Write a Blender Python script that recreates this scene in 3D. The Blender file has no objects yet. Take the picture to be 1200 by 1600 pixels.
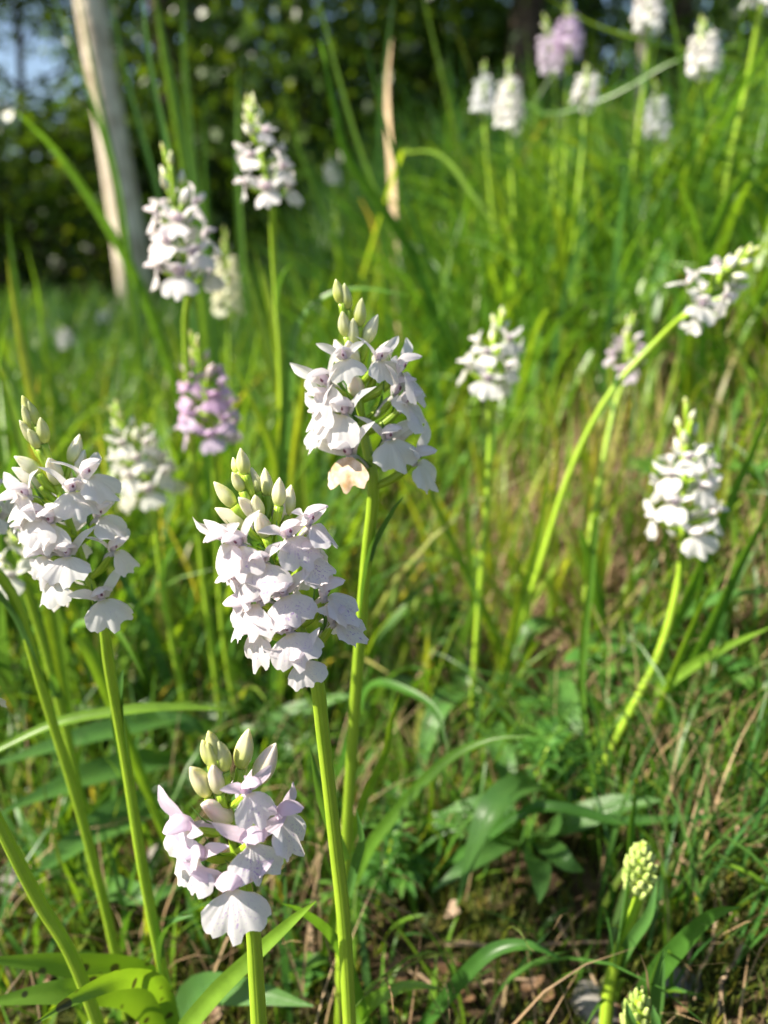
import bpy, math, random
import numpy as np
from mathutils import Vector, Matrix

random.seed(7)
rng = np.random.default_rng(11)
sc = bpy.context.scene
col = sc.collection
R = math.radians

# ------------------------------------------------------------------ camera
CAM_H = 0.32
PITCH = R(17.5)
FPX = 1208.0                       # focal length in photo pixels (1200 x 1600)
cam = bpy.data.cameras.new('camera')
cam.sensor_fit = 'VERTICAL'
cam.sensor_height = 36.0
cam.lens = 36.0 * FPX / 1600.0
cam.clip_start = 0.005
cam.clip_end = 500.0
cam.dof.use_dof = True
cam.dof.focus_distance = 0.212
cam.dof.aperture_fstop = 7.6
camo = bpy.data.objects.new('camera', cam)
camo.location = (0, 0, CAM_H)
camo.rotation_euler = (math.pi / 2 - PITCH, 0, 0)
col.objects.link(camo)
sc.camera = camo

# ------------------------------------------------------------------ light
SUN = Vector((-0.71, -0.10, 0.67)).normalized()
world = bpy.data.worlds.new('World')
sc.world = world
world.use_nodes = True
wn = world.node_tree
bg = wn.nodes['Background']
sky = wn.nodes.new('ShaderNodeTexSky')
sky.sky_type = 'NISHITA'
sky.sun_disc = False
sky.sun_elevation = math.asin(SUN.z)
sky.sun_rotation = math.atan2(SUN.x, SUN.y)
wn.links.new(sky.outputs[0], bg.inputs[0])
bg.inputs[1].default_value = 0.07
sl = bpy.data.lights.new('sun', 'SUN')
sl.energy = 5.0
sl.angle = R(0.55)
sl.color = (1.0, 0.92, 0.77)
so = bpy.data.objects.new('sun', sl)
so.rotation_euler = SUN.to_track_quat('Z', 'Y').to_euler()
col.objects.link(so)
sc.view_settings.view_transform = 'Standard'
sc.view_settings.look = 'None'
sc.view_settings.gamma = 1.0
sc.view_settings.exposure = 1.3
sc.cycles.use_denoising = True
sc.cycles.max_bounces = 6
sc.cycles.diffuse_bounces = 3
sc.cycles.transmission_bounces = 4
sc.cycles.glossy_bounces = 2
sc.cycles.sample_clamp_indirect = 6.0

# ------------------------------------------------------------------ projection helpers
CF = Vector((0, math.cos(PITCH), -math.sin(PITCH)))
CU = Vector((0, math.sin(PITCH), math.cos(PITCH)))
CX = Vector((1, 0, 0))
CP = Vector((0, 0, CAM_H))

def at(px, py, d):
    return CP + d * (CF + CX * ((px - 600) / FPX) + CU * ((800 - py) / FPX))

def project(p):
    """p: (...,3) array -> px, py, depth"""
    q = p - np.array(CP)
    d = q @ np.array(CF)
    dd = np.where(d > 1e-4, d, 1e-4)
    return 600 + FPX * (q @ np.array(CX)) / dd, 800 - FPX * (q @ np.array(CU)) / dd, d

def sstep(a, b, t):
    t = np.clip((t - a) / (b - a), 0, 1)
    return t * t * (3 - 2 * t)

def ground_z(x, y):
    x = np.asarray(x, float); y = np.asarray(y, float)
    t = 0.5 * np.minimum(y, 2.5) + 1.6 * np.clip(x, -1, 2.0)
    z = 0.30 * sstep(0.15, 1.1, t)
    z = z + 0.05 * np.maximum(np.minimum(y, 6) - 2, 0) * sstep(0.0, 1.2, x)
    f = np.exp(-np.hypot(x, y) / 6.0)
    z = z + f * (0.006 * np.sin(9 * x + 3.1 * y + 1) + 0.006 * np.sin(-4.2 * x + 11 * y)
                 + 0.0035 * np.sin(31 * x + 17 * y) + 0.003 * np.sin(23 * y - 37 * x + 2)) - 0.004
    return z

def gz(x, y):
    return float(ground_z(x, y))

def ground_hit(px, py, dmax=8.0):
    d, prev = 0.12, 0.12
    while d < dmax:
        p = at(px, py, d)
        if p.z < gz(p.x, p.y):
            lo, hi = prev, d
            for _ in range(20):
                m = 0.5 * (lo + hi); q = at(px, py, m)
                if q.z < gz(q.x, q.y): hi = m
                else: lo = m
            return at(px, py, hi), hi
        prev = d; d *= 1.03
    return None, None

def spline(pts, n):
    """Catmull-Rom through Vectors"""
    pts = [Vector(p) for p in pts]
    if len(pts) == 2:
        return [pts[0].lerp(pts[1], i / (n - 1)) for i in range(n)]
    P = [2 * pts[0] - pts[1]] + pts + [2 * pts[-1] - pts[-2]]
    out = []
    for i in range(n):
        t = i / (n - 1) * (len(pts) - 1)
        k = min(int(t), len(pts) - 2); u = t - k
        a, b, c, d = P[k:k + 4]
        out.append(0.5 * ((2 * b) + (c - a) * u + (2 * a - 5 * b + 4 * c - d) * u * u + (3 * b - a - 3 * c + d) * u ** 3))
    return out

# ------------------------------------------------------------------ mesh builder
class MB:
    def __init__(s):
        s.v = []; s.f = []; s.m = []; s.uv = []
    def tube(s, pts, rad, n=8, mat=0, cap=True):
        b = len(s.v); prev = None
        N = len(pts)
        for i, p in enumerate(pts):
            t = (pts[min(i + 1, N - 1)] - pts[max(i - 1, 0)]).normalized()
            if prev is None:
                a = t.orthogonal().normalized()
            else:
                a = (prev - t * prev.dot(t)).normalized()
            prev = a; c = t.cross(a)
            for k in range(n):
                th = 2 * math.pi * k / n
                s.v.append(p + (a * math.cos(th) + c * math.sin(th)) * rad[i])
                s.uv.append((k / n, i / (N - 1)))
        for i in range(N - 1):
            for k in range(n):
                s.f.append((b + i * n + k, b + i * n + (k + 1) % n, b + (i + 1) * n + (k + 1) % n, b + (i + 1) * n + k)); s.m.append(mat)
        if cap:
            s.f.append(tuple(b + k for k in reversed(range(n)))); s.m.append(mat)
            s.f.append(tuple(b + (N - 1) * n + k for k in range(n))); s.m.append(mat)
        return s
    def grid(s, P, mat=0, UV=None):
        """P: rows x cols list of Vectors"""
        b = len(s.v); r = len(P); c = len(P[0])
        for i in range(r):
            for j in range(c):
                s.v.append(P[i][j]); s.uv.append(UV[i][j] if UV else (j / (c - 1), i / (r - 1)))
        for i in range(r - 1):
            for j in range(c - 1):
                s.f.append((b + i * c + j, b + i * c + j + 1, b + (i + 1) * c + j + 1, b + (i + 1) * c + j)); s.m.append(mat)
        return s
    def leaf(s, pts, wid, normal, nc=5, keel=0.25, mat=0, twist=0.0, ruffle=0.0):
        """a leaf strip along pts; wid per point (full width); normal = direction the upper face looks"""
        N = len(pts); P = []
        ph = random.uniform(0, 6)
        for i, p in enumerate(pts):
            t = (pts[min(i + 1, N - 1)] - pts[max(i - 1, 0)]).normalized()
            x = t.cross(normal)
            if x.length < 1e-4: x = t.orthogonal()
            x.normalize()
            n = x.cross(t).normalized()
            if twist:
                q = Matrix.Rotation(twist * i / (N - 1), 3, t)
                x = q @ x; n = q @ n
            row = []
            for j in range(nc):
                u = -1 + 2 * j / (nc - 1)
                h = keel * abs(u) ** 1.3 * wid[i] * 0.5
                if ruffle: h += ruffle * wid[i] * math.sin(i * 1.3 + u * 3 + ph) * abs(u)
                row.append(p + x * (u * 0.5 * wid[i]) + n * h)
            P.append(row)
        return s.grid(P, mat)
    def blob(s, base, axis, length, rad, nseg=8, nr=7, mat=0, point=1.0):
        """pointed ellipsoid from base along axis"""
        axis = axis.normalized(); pts = []; rr = []; bend = axis.cross(Vector((1, .2, .1))).normalized() * (.5 if point > 0 else 0)
        for i in range(nr):
            t = i / (nr - 1)
            pts.append(base + axis * (length * t) + bend * (length * .22 * math.sin(math.pi * t)))
            rr.append(max(rad * math.sin(math.pi * (t ** 0.85)) ** 0.7 * (1 - 0.25 * point * t), rad * 0.08))
        return s.tube(pts, rr, nseg, mat)
    def data(s, name, mats, off=None, smooth=True):
        me = bpy.data.meshes.new(name)
        off = off or Vector((0, 0, 0))
        me.from_pydata([tuple(v - off) for v in s.v], [], s.f)
        for m in mats: me.materials.append(m)
        if len(mats) > 1:
            me.polygons.foreach_set('material_index', s.m)
        uvl = me.uv_layers.new(name='UVMap')
        li = np.empty(len(me.loops), np.int32); me.loops.foreach_get('vertex_index', li)
        uvl.data.foreach_set('uv', np.array(s.uv, np.float32)[li].ravel())
        if smooth:
            me.polygons.foreach_set('use_smooth', [True] * len(me.polygons))
        me.update()
        return me

def link(name, me, parent=None, mat4=None, color=None):
    o = bpy.data.objects.new(name, me)
    col.objects.link(o)
    if parent is not None: o.parent = parent
    if mat4 is not None: o.matrix_basis = mat4
    if color is not None: o.color = color
    return o

def tag(o, label=None, cat=None, group=None, kind=None):
    if label: o['label'] = label
    if cat: o['category'] = cat
    if group: o['group'] = group
    if kind: o['kind'] = kind
    return o

def thing(name, label, cat, loc, group=None):
    o = bpy.data.objects.new(name, None)
    o.empty_display_size = 0.01
    col.objects.link(o)
    o.location = loc
    return tag(o, label, cat, group)

def np_mesh(name, verts, faces, mats, rnd=None, smooth=True):
    """verts (V,3), faces (F,k) arrays of one arity, rnd (V,) attribute"""
    me = bpy.data.meshes.new(name)
    V = len(verts); F, k = faces.shape
    me.vertices.add(V); me.vertices.foreach_set('co', np.ascontiguousarray(verts, np.float32).ravel())
    me.loops.add(F * k); me.loops.foreach_set('vertex_index', np.ascontiguousarray(faces, np.int32).ravel())
    me.polygons.add(F); me.polygons.foreach_set('loop_start', np.arange(0, F * k, k, dtype=np.int32))
    if smooth: me.polygons.foreach_set('use_smooth', np.ones(F, bool))
    for m in mats: me.materials.append(m)
    if rnd is not None:
        a = me.attributes.new('rnd', 'FLOAT', 'POINT'); a.data.foreach_set('value', np.ascontiguousarray(rnd, np.float32))
    me.update(); me.validate()
    return me

# ------------------------------------------------------------------ materials
def nodes(name):
    m = bpy.data.materials.new(name); m.use_nodes = True
    nt = m.node_tree; nt.nodes.clear()
    out = nt.nodes.new('ShaderNodeOutputMaterial')
    def N(t, **kw):
        n = nt.nodes.new('ShaderNode' + t)
        for k, v in kw.items():
            if k in n.inputs.keys() if isinstance(k, str) else False: n.inputs[k].default_value = v
            else: setattr(n, k, v)
        return n
    L = nt.links.new
    return m, nt, N, L, out

def mixc(N, L, fac, a, b, blend='MIX'):
    n = N('Mix', data_type='RGBA', blend_type=blend)
    for i, v in ((0, fac), (6, a), (7, b)):
        if hasattr(v, 'is_output'): L(v, n.inputs[i])
        elif i == 0: n.inputs[0].default_value = v
        else: n.inputs[i].default_value = (*v, 1) if len(v) == 3 else v
    return n.outputs[2]

def math_(N, L, op, a, b=0.0, c=None, clamp=False):
    n = N('Math', operation=op); n.use_clamp = clamp
    for i, v in enumerate((a, b) if c is None else (a, b, c)):
        if hasattr(v, 'is_output'): L(v, n.inputs[i])
        else: n.inputs[i].default_value = v
    return n.outputs[0]

def ramp(N, L, fac, stops):
    n = N('ValToRGB'); e = n.color_ramp.elements
    while len(e) < len(stops): e.new(0.5)
    for i, (p, c) in enumerate(stops):
        e[i].position = p; e[i].color = (*c, 1)
    L(fac, n.inputs[0]); return n.outputs[0]

def leafy(N, L, out, colour, tcol, tfac=0.4, rough=0.4, spec=0.4, bump=None):
    p = N('BsdfPrincipled')
    L(colour, p.inputs['Base Color']) if hasattr(colour, 'is_output') else None
    p.inputs['Roughness'].default_value = rough
    p.inputs['Specular IOR Level'].default_value = spec
    if bump is not None: L(bump, p.inputs['Normal'])
    t = N('BsdfTranslucent'); L(tcol, t.inputs['Color'])
    mx = N('MixShader'); mx.inputs[0].default_value = tfac
    L(p.outputs[0], mx.inputs[1]); L(t.outputs[0], mx.inputs[2]); L(mx.outputs[0], out.inputs[0])
    return p

def mat_blade(name, stops, tgain=(1.9, 1.5, 0.55), tfac=0.48, rough=0.36, streak=True):
    m, nt, N, L, out = nodes(name)
    a = N('Attribute', attribute_name='rnd')
    oi = N('ObjectInfo')
    f = math_(N, L, 'FRACT', math_(N, L, 'ADD', a.outputs['Fac'], oi.outputs['Random']))
    c = ramp(N, L, f, stops)
    g = N('NewGeometry')
    nz = N('TexNoise'); nz.inputs['Scale'].default_value = 90; nz.inputs['Detail'].default_value = 3
    L(g.outputs['Position'], nz.inputs['Vector'])
    c = mixc(N, L, 0.55, c, ramp(N, L, nz.outputs['Fac'], [(0.3, (0.55, 0.55, 0.5)), (0.7, (1.25, 1.2, 1.1))]), 'MULTIPLY')
    t = mixc(N, L, 1.0, c, tgain, 'MULTIPLY')
    leafy(N, L, out, c, t, tfac, rough, 0.45)
    return m

GRASS_STOPS = [(0.0, (0.06, 0.18, 0.03)), (0.35, (0.11, 0.27, 0.03)), (0.6, (0.19, 0.36, 0.035)), (0.8, (0.08, 0.21, 0.06)), (0.94, (0.27, 0.40, 0.05)), (1.0, (0.40, 0.36, 0.12))]
M_GRASS = mat_blade('grass', GRASS_STOPS)
M_BLADE = mat_blade('grass_blade', [(0.0, (0.06, 0.18, 0.03)), (0.4, (0.10, 0.26, 0.035)), (0.8, (0.17, 0.35, 0.035)), (1.0, (0.22, 0.38, 0.045))])
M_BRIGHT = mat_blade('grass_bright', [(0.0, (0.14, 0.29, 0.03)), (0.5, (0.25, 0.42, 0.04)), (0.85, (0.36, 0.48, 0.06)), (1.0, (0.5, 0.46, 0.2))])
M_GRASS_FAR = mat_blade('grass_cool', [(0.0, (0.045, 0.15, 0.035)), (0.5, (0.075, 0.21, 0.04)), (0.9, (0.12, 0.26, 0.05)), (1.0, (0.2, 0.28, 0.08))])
M_STRAW = mat_blade('straw', [(0.0, (0.30, 0.19, 0.10)), (0.4, (0.42, 0.30, 0.17)), (0.7, (0.20, 0.12, 0.065)), (1.0, (0.5, 0.38, 0.22))], (1.1, 1.0, 0.8), 0.15, 0.6)
M_MOSS = mat_blade('moss', [(0.0, (0.05, 0.09, 0.012)), (0.4, (0.09, 0.13, 0.014)), (0.75, (0.15, 0.18, 0.018)), (0.93, (0.22, 0.22, 0.025)), (1.0, (0.20, 0.13, 0.04))], (1.3, 1.2, 0.6), 0.35, 0.6)
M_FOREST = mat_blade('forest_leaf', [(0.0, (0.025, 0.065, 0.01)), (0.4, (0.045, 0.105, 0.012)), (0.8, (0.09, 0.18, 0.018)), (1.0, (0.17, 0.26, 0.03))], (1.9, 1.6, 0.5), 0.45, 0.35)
M_HERB = mat_blade('herb_leaf', [(0.0, (0.06, 0.18, 0.035)), (0.5, (0.09, 0.25, 0.045)), (1.0, (0.16, 0.33, 0.05))], (1.5, 1.3, 0.5), 0.4, 0.42)

def mat_orchid_leaf(name, c0, c1, spots, tfac=0.35, rough=0.33):
    m, nt, N, L, out = nodes(name)
    uv = N('UVMap'); sep = N('SeparateXYZ'); L(uv.outputs[0], sep.inputs[0])
    g = N('NewGeometry')
    nz = N('TexNoise'); nz.inputs['Scale'].default_value = 60; nz.inputs['Detail'].default_value = 4
    L(g.outputs['Position'], nz.inputs['Vector'])
    c = mixc(N, L, nz.outputs['Fac'], c0, c1)
    # parallel veins
    v = math_(N, L, 'SINE', math_(N, L, 'MULTIPLY', sep.outputs[0], 75.0))
    vein = math_(N, L, 'MULTIPLY_ADD', v, 0.07, 1.0)
    vc = N('CombineColor'); 
    for i in range(3): L(vein, vc.inputs[i])
    c = mixc(N, L, 1.0, c, vc.outputs[0], 'MULTIPLY')
    if spots:
        vo = N('TexVoronoi'); vo.inputs['Scale'].default_value = 150
        mp = N('Mapping'); mp.inputs['Scale'].default_value = (1, 1, 1); L(g.outputs['Position'], mp.inputs[0]); L(mp.outputs[0], vo.inputs['Vector'])
        nb = N('TexNoise'); nb.inputs['Scale'].default_value = 45; L(g.outputs['Position'], nb.inputs['Vector'])
        k = math_(N, L, 'SUBTRACT', math_(N, L, 'MULTIPLY', nb.outputs['Fac'], 0.62), vo.outputs['Distance'])
        k = math_(N, L, 'MULTIPLY', k, 14.0, clamp=True)
        c = mixc(N, L, math_(N, L, 'MULTIPLY', k, spots), c, (0.035, 0.03, 0.02))
    t = mixc(N, L, 1.0, c, (1.7, 1.5, 0.5), 'MULTIPLY')
    b = N('Bump'); b.inputs['Strength'].default_value = 0.25; b.inputs['Distance'].default_value = 0.0006; L(v, b.inputs['Height'])
    leafy(N, L, out, c, t, tfac, rough, 0.5, b.outputs[0])
    return m
M_OLEAF = mat_orchid_leaf('orchid_leaf', (0.06, 0.17, 0.045), (0.12, 0.26, 0.05), 0.0)
M_OLEAF_SPOT = mat_orchid_leaf('orchid_leaf_spotted', (0.12, 0.27, 0.025), (0.21, 0.38, 0.04), 0.9, 0.4)

def mat_stem():
    m, nt, N, L, out = nodes('orchid_stem')
    uv = N('UVMap'); sep = N('SeparateXYZ'); L(uv.outputs[0], sep.inputs[0])
    g = N('NewGeometry')
    nz = N('TexNoise'); nz.inputs['Scale'].default_value = 120; nz.inputs['Detail'].default_value = 3
    L(g.outputs['Position'], nz.inputs['Vector'])
    c = mixc(N, L, nz.outputs['Fac'], (0.24, 0.40, 0.025), (0.38, 0.53, 0.045))
    v = math_(N, L, 'SINE', math_(N, L, 'MULTIPLY', sep.outputs[0], 56.0))
    b = N('Bump'); b.inputs['Strength'].default_value = 0.25; b.inputs['Distance'].default_value = 0.0004; L(v, b.inputs['Height'])
    p = N('BsdfPrincipled'); L(c, p.inputs['Base Color']); L(b.outputs[0], p.inputs['Normal'])
    p.inputs['Roughness'].default_value = 0.36; p.inputs['Specular IOR Level'].default_value = 0.45
    p.inputs['Subsurface Weight'].default_value = 0.45
    p.inputs['Subsurface Radius'].default_value = (0.9, 1.0, 0.25)
    p.inputs['Subsurface Scale'].default_value = 0.003
    L(p.outputs[0], out.inputs[0])
    return m
M_STEM = mat_stem()

def mat_petal(name, marks):
    """white petal tinted by the object colour; alpha of the object colour = strength of the lilac marks"""
    m, nt, N, L, out = nodes(name)
    uv = N('UVMap'); sep = N('SeparateXYZ'); L(uv.outputs[0], sep.inputs[0])
    u, v = sep.outputs[0], sep.outputs[1]
    oi = N('ObjectInfo')
    ve = math_(N, L, 'SINE', math_(N, L, 'MULTIPLY', u, 62.0 if marks else 26.0))
    g = N('NewGeometry')
    nz0 = N('TexNoise'); nz0.inputs['Scale'].default_value = 260; L(g.outputs['Position'], nz0.inputs['Vector'])
    c = mixc(N, L, math_(N, L, 'MULTIPLY', nz0.outputs['Fac'], 0.25), oi.outputs['Color'], (0.89, 0.87, 0.86))
    if marks:
        cx = N('CombineXYZ'); L(math_(N, L, 'MULTIPLY', u, 30.0), cx.inputs[0]); L(math_(N, L, 'MULTIPLY', v, 13.0), cx.inputs[1]); L(math_(N, L, 'MULTIPLY', oi.outputs['Random'], 40.0), cx.inputs[2])
        nz = N('TexNoise'); nz.inputs['Scale'].default_value = 1.0; nz.inputs['Detail'].default_value = 2; L(cx.outputs[0], nz.inputs['Vector'])
        k = math_(N, L, 'MULTIPLY', math_(N, L, 'SUBTRACT', nz.outputs['Fac'], 0.56), 9.0, clamp=True)
        # strongest along the middle and the inner half of the side lobes
        au = math_(N, L, 'ABSOLUTE', math_(N, L, 'SUBTRACT', u, 0.5))
        mu = math_(N, L, 'SUBTRACT', 1.0, math_(N, L, 'MULTIPLY', au, 2.3), clamp=True)
        mv = math_(N, L, 'MULTIPLY', math_(N, L, 'SUBTRACT', v, 0.16), 4.0, clamp=True)
        mv2 = math_(N, L, 'MULTIPLY', math_(N, L, 'SUBTRACT', 0.97, v), 5.0, clamp=True)
        k = math_(N, L, 'MULTIPLY', math_(N, L, 'MULTIPLY', k, mu), math_(N, L, 'MULTIPLY', mv, mv2))
        k = math_(N, L, 'MULTIPLY', k, oi.outputs['Alpha'])
        c = mixc(N, L, k, c, (0.46, 0.30, 0.66))
        th = math_(N, L, 'MULTIPLY', math_(N, L, 'SUBTRACT', 0.16, v), 6.0, clamp=True)
        c = mixc(N, L, math_(N, L, 'MULTIPLY', th, 0.7), c, (0.75, 0.72, 0.36))
    t = mixc(N, L, 1.0, c, (0.98, 0.93, 0.92), 'MULTIPLY')
    b = N('Bump'); b.inputs['Strength'].default_value = 0.16; b.inputs['Distance'].default_value = 0.0003; L(ve, b.inputs['Height'])
    leafy(N, L, out, c, t, 0.50, 0.42, 0.3, b.outputs[0])
    return m
M_LIP = mat_petal('lip_petal', True)
M_PETAL = mat_petal('petal', False)

def mat_bud():
    """bud: object colour at the tip, greenish towards the base, alpha = how green the whole bud is"""
    m, nt, N, L, out = nodes('bud')
    uv = N('UVMap'); sep = N('SeparateXYZ'); L(uv.outputs[0], sep.inputs[0])
    oi = N('ObjectInfo')
    f = math_(N, L, 'SUBTRACT', 1.0, math_(N, L, 'MULTIPLY', sep.outputs[1], 1.5), clamp=True)
    f = math_(N, L, 'ADD', math_(N, L, 'MULTIPLY', f, 0.55), oi.outputs['Alpha'], clamp=True)
    c = mixc(N, L, f, oi.outputs['Color'], (0.52, 0.58, 0.13))
    v = math_(N, L, 'SINE', math_(N, L, 'MULTIPLY', sep.outputs[0], 18.85))
    b = N('Bump'); b.inputs['Strength'].default_value = 0.4; b.inputs['Distance'].default_value = 0.0005; L(v, b.inputs['Height'])
    p = N('BsdfPrincipled'); L(c, p.inputs['Base Color']); L(b.outputs[0], p.inputs['Normal'])
    p.inputs['Roughness'].default_value = 0.4; p.inputs['Specular IOR Level'].default_value = 0.4
    p.inputs['Subsurface Weight'].default_value = 0.6
    p.inputs['Subsurface Radius'].default_value = (1.0, 0.9, 0.7)
    p.inputs['Subsurface Scale'].default_value = 0.003
    L(p.outputs[0], out.inputs[0])
    return m
M_BUD = mat_bud()

def mat_simple(name, c, rough=0.6, spec=0.3, noise=None, c2=None, bump=0.0, bscale=50):
    m, nt, N, L, out = nodes(name)
    p = N('BsdfPrincipled'); p.inputs['Roughness'].default_value = rough; p.inputs['Specular IOR Level'].default_value = spec
    p.inputs['Base Color'].default_value = (*c, 1)
    if noise:
        g = N('NewGeometry'); nz = N('TexNoise'); nz.inputs['Scale'].default_value = noise; nz.inputs['Detail'].default_value = 6
        L(g.outputs['Position'], nz.inputs['Vector'])
        L(ramp(N, L, nz.outputs['Fac'], [(0.32, c), (0.68, c2)]), p.inputs['Base Color'])
        if bump:
            b = N('Bump'); b.inputs['Strength'].default_value = 0.8; b.inputs['Distance'].default_value = bump
            n2 = N('TexNoise'); n2.inputs['Scale'].default_value = bscale; n2.inputs['Detail'].default_value = 6; L(g.outputs['Position'], n2.inputs['Vector'])
            L(n2.outputs['Fac'], b.inputs['Height']); L(b.outputs[0], p.inputs['Normal'])
    L(p.outputs[0], out.inputs[0])
    return m
M_BUDGREEN = mat_simple('bud_green', (0.28, 0.40, 0.08), 0.4, 0.4, 160, (0.55, 0.62, 0.22))
M_COLUMN = mat_simple('column', (0.72, 0.60, 0.72), 0.4)
M_THROAT = mat_simple('anther', (0.20, 0.07, 0.12), 0.4)
M_DEADFL = mat_simple('withered', (0.75, 0.62, 0.5), 0.6, 0.2, 300, (0.45, 0.28, 0.13))
M_TWIG = mat_simple('twig', (0.20, 0.13, 0.085), 0.75, 0.2, 180, (0.40, 0.29, 0.19), 0.0006, 500)
M_STONE = mat_simple('stone', (0.12, 0.11, 0.10), 0.8, 0.25, 60, (0.27, 0.25, 0.23), 0.002, 220)
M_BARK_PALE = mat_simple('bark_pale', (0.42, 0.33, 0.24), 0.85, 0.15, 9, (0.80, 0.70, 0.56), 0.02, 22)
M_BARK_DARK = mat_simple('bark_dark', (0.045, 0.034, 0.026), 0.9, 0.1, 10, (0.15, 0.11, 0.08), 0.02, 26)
M_DRY = mat_simple('dry_stalk', (0.50, 0.35, 0.2), 0.7, 0.2, 120, (0.72, 0.55, 0.35))

def mat_deadleaf():
    m, nt, N, L, out = nodes('dead_leaf')
    oi = N('ObjectInfo'); g = N('NewGeometry')
    nz = N('TexNoise'); nz.inputs['Scale'].default_value = 140; nz.inputs['Detail'].default_value = 4; L(g.outputs['Position'], nz.inputs['Vector'])
    c = ramp(N, L, oi.outputs['Random'], [(0.0, (0.13, 0.07, 0.04)), (0.35, (0.26, 0.16, 0.09)), (0.7, (0.32, 0.21, 0.14)), (1.0, (0.36, 0.27, 0.20))])
    c = mixc(N, L, 0.6, c, ramp(N, L, nz.outputs['Fac'], [(0.3, (0.5, 0.45, 0.4)), (0.7, (1.2, 1.15, 1.1))]), 'MULTIPLY')
    leafy(N, L, out, c, c, 0.2, 0.55, 0.3)
    return m
M_DEAD = mat_deadleaf()

def mat_ground():
    m, nt, N, L, out = nodes('soil')
    g = N('NewGeometry')
    def noise(s, d=6):
        n = N('TexNoise'); n.inputs['Scale'].default_value = s; n.inputs['Detail'].default_value = d; L(g.outputs['Position'], n.inputs['Vector']); return n.outputs['Fac']
    c = ramp(N, L, noise(70), [(0.3, (0.02, 0.014, 0.009)), (0.5, (0.055, 0.036, 0.02)), (0.7, (0.12, 0.08, 0.05))])
    mossf = math_(N, L, 'MULTIPLY', math_(N, L, 'SUBTRACT', noise(9), 0.48), 8.0, clamp=True)
    mc = ramp(N, L, noise(220), [(0.3, (0.02, 0.03, 0.006)), (0.7, (0.08, 0.09, 0.014))])
    c = mixc(N, L, mossf, c, mc)
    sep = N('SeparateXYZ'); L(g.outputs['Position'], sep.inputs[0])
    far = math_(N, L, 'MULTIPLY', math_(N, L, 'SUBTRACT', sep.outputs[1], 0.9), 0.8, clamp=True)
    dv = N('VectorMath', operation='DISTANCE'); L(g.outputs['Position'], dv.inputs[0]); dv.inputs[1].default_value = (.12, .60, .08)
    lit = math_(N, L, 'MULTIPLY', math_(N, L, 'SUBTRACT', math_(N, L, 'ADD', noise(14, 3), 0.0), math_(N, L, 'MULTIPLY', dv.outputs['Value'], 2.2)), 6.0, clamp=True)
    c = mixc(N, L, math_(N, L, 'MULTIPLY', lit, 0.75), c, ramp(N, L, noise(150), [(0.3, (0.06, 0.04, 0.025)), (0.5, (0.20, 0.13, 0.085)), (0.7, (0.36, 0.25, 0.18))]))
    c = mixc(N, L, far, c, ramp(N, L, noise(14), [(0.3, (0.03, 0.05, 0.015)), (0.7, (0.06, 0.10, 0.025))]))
    b = N('Bump'); b.inputs['Strength'].default_value = 1.0; b.inputs['Distance'].default_value = 0.004; L(noise(320), b.inputs['Height'])
    p = N('BsdfPrincipled'); p.inputs['Roughness'].default_value = 0.9; p.inputs['Specular IOR Level'].default_value = 0.15
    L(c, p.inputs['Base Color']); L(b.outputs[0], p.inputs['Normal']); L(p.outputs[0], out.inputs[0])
    return m
M_GROUND = mat_ground()

# ------------------------------------------------------------------ ground
n = 230
s = np.linspace(-1, 1, n)
gx = np.sinh(s * 7.2) / math.sinh(7.2) * 150
gy = np.sinh(s * 7.2) / math.sinh(7.2) * 150 + 0.5
X, Y = np.meshgrid(gx, gy)
Z = ground_z(X, Y)
V = np.stack([X, Y, Z], -1).reshape(-1, 3)
ii = np.arange(n * n).reshape(n, n)
F = np.stack([ii[:-1, :-1], ii[:-1, 1:], ii[1:, 1:], ii[1:, :-1]], -1).reshape(-1, 4)
tag(link('ground', np_mesh('ground', V, F, [M_GROUND])), kind='structure')

# ------------------------------------------------------------------ woodland behind
def leaf_cloud(n, clumps, rad, size, r, squash=0.8):
    """n kite leaves in clumps spread through an ellipsoid of radii rad; returns verts, faces, rnd"""
    cd = r.normal(size=(clumps, 3)); cd /= np.linalg.norm(cd, axis=1)[:, None]
    cc = cd * (r.uniform(0.25, 1.0, clumps) ** 0.6)[:, None]
    k = r.integers(0, clumps, n)
    cs = r.uniform(0.14, 0.34, clumps)
    p = cc[k] + r.normal(size=(n, 3)) * cs[k][:, None] * np.array([1, 1, 0.6])
    p = p * np.array(rad)
    a = r.normal(size=(n, 3)); a[:, 2] -= 0.4; a /= np.linalg.norm(a, axis=1)[:, None]
    b = r.normal(size=(n, 3)); b[:, 2] *= 0.4; b = np.cross(a, b); b /= np.linalg.norm(b, axis=1)[:, None]
    sz = (size * r.uniform(0.6, 1.3, n))[:, None]
    nn = np.cross(a, b)
    v = np.stack([p, p + a * sz * 0.45 + b * sz * 0.3 + nn * sz * .08, p + a * sz, p + a * sz * 0.45 - b * sz * 0.3 + nn * sz * .08], 1).reshape(-1, 3)
    f = np.arange(n * 4).reshape(n, 4)
    return v, f, np.repeat(r.uniform(0, 1, n), 4)

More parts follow.
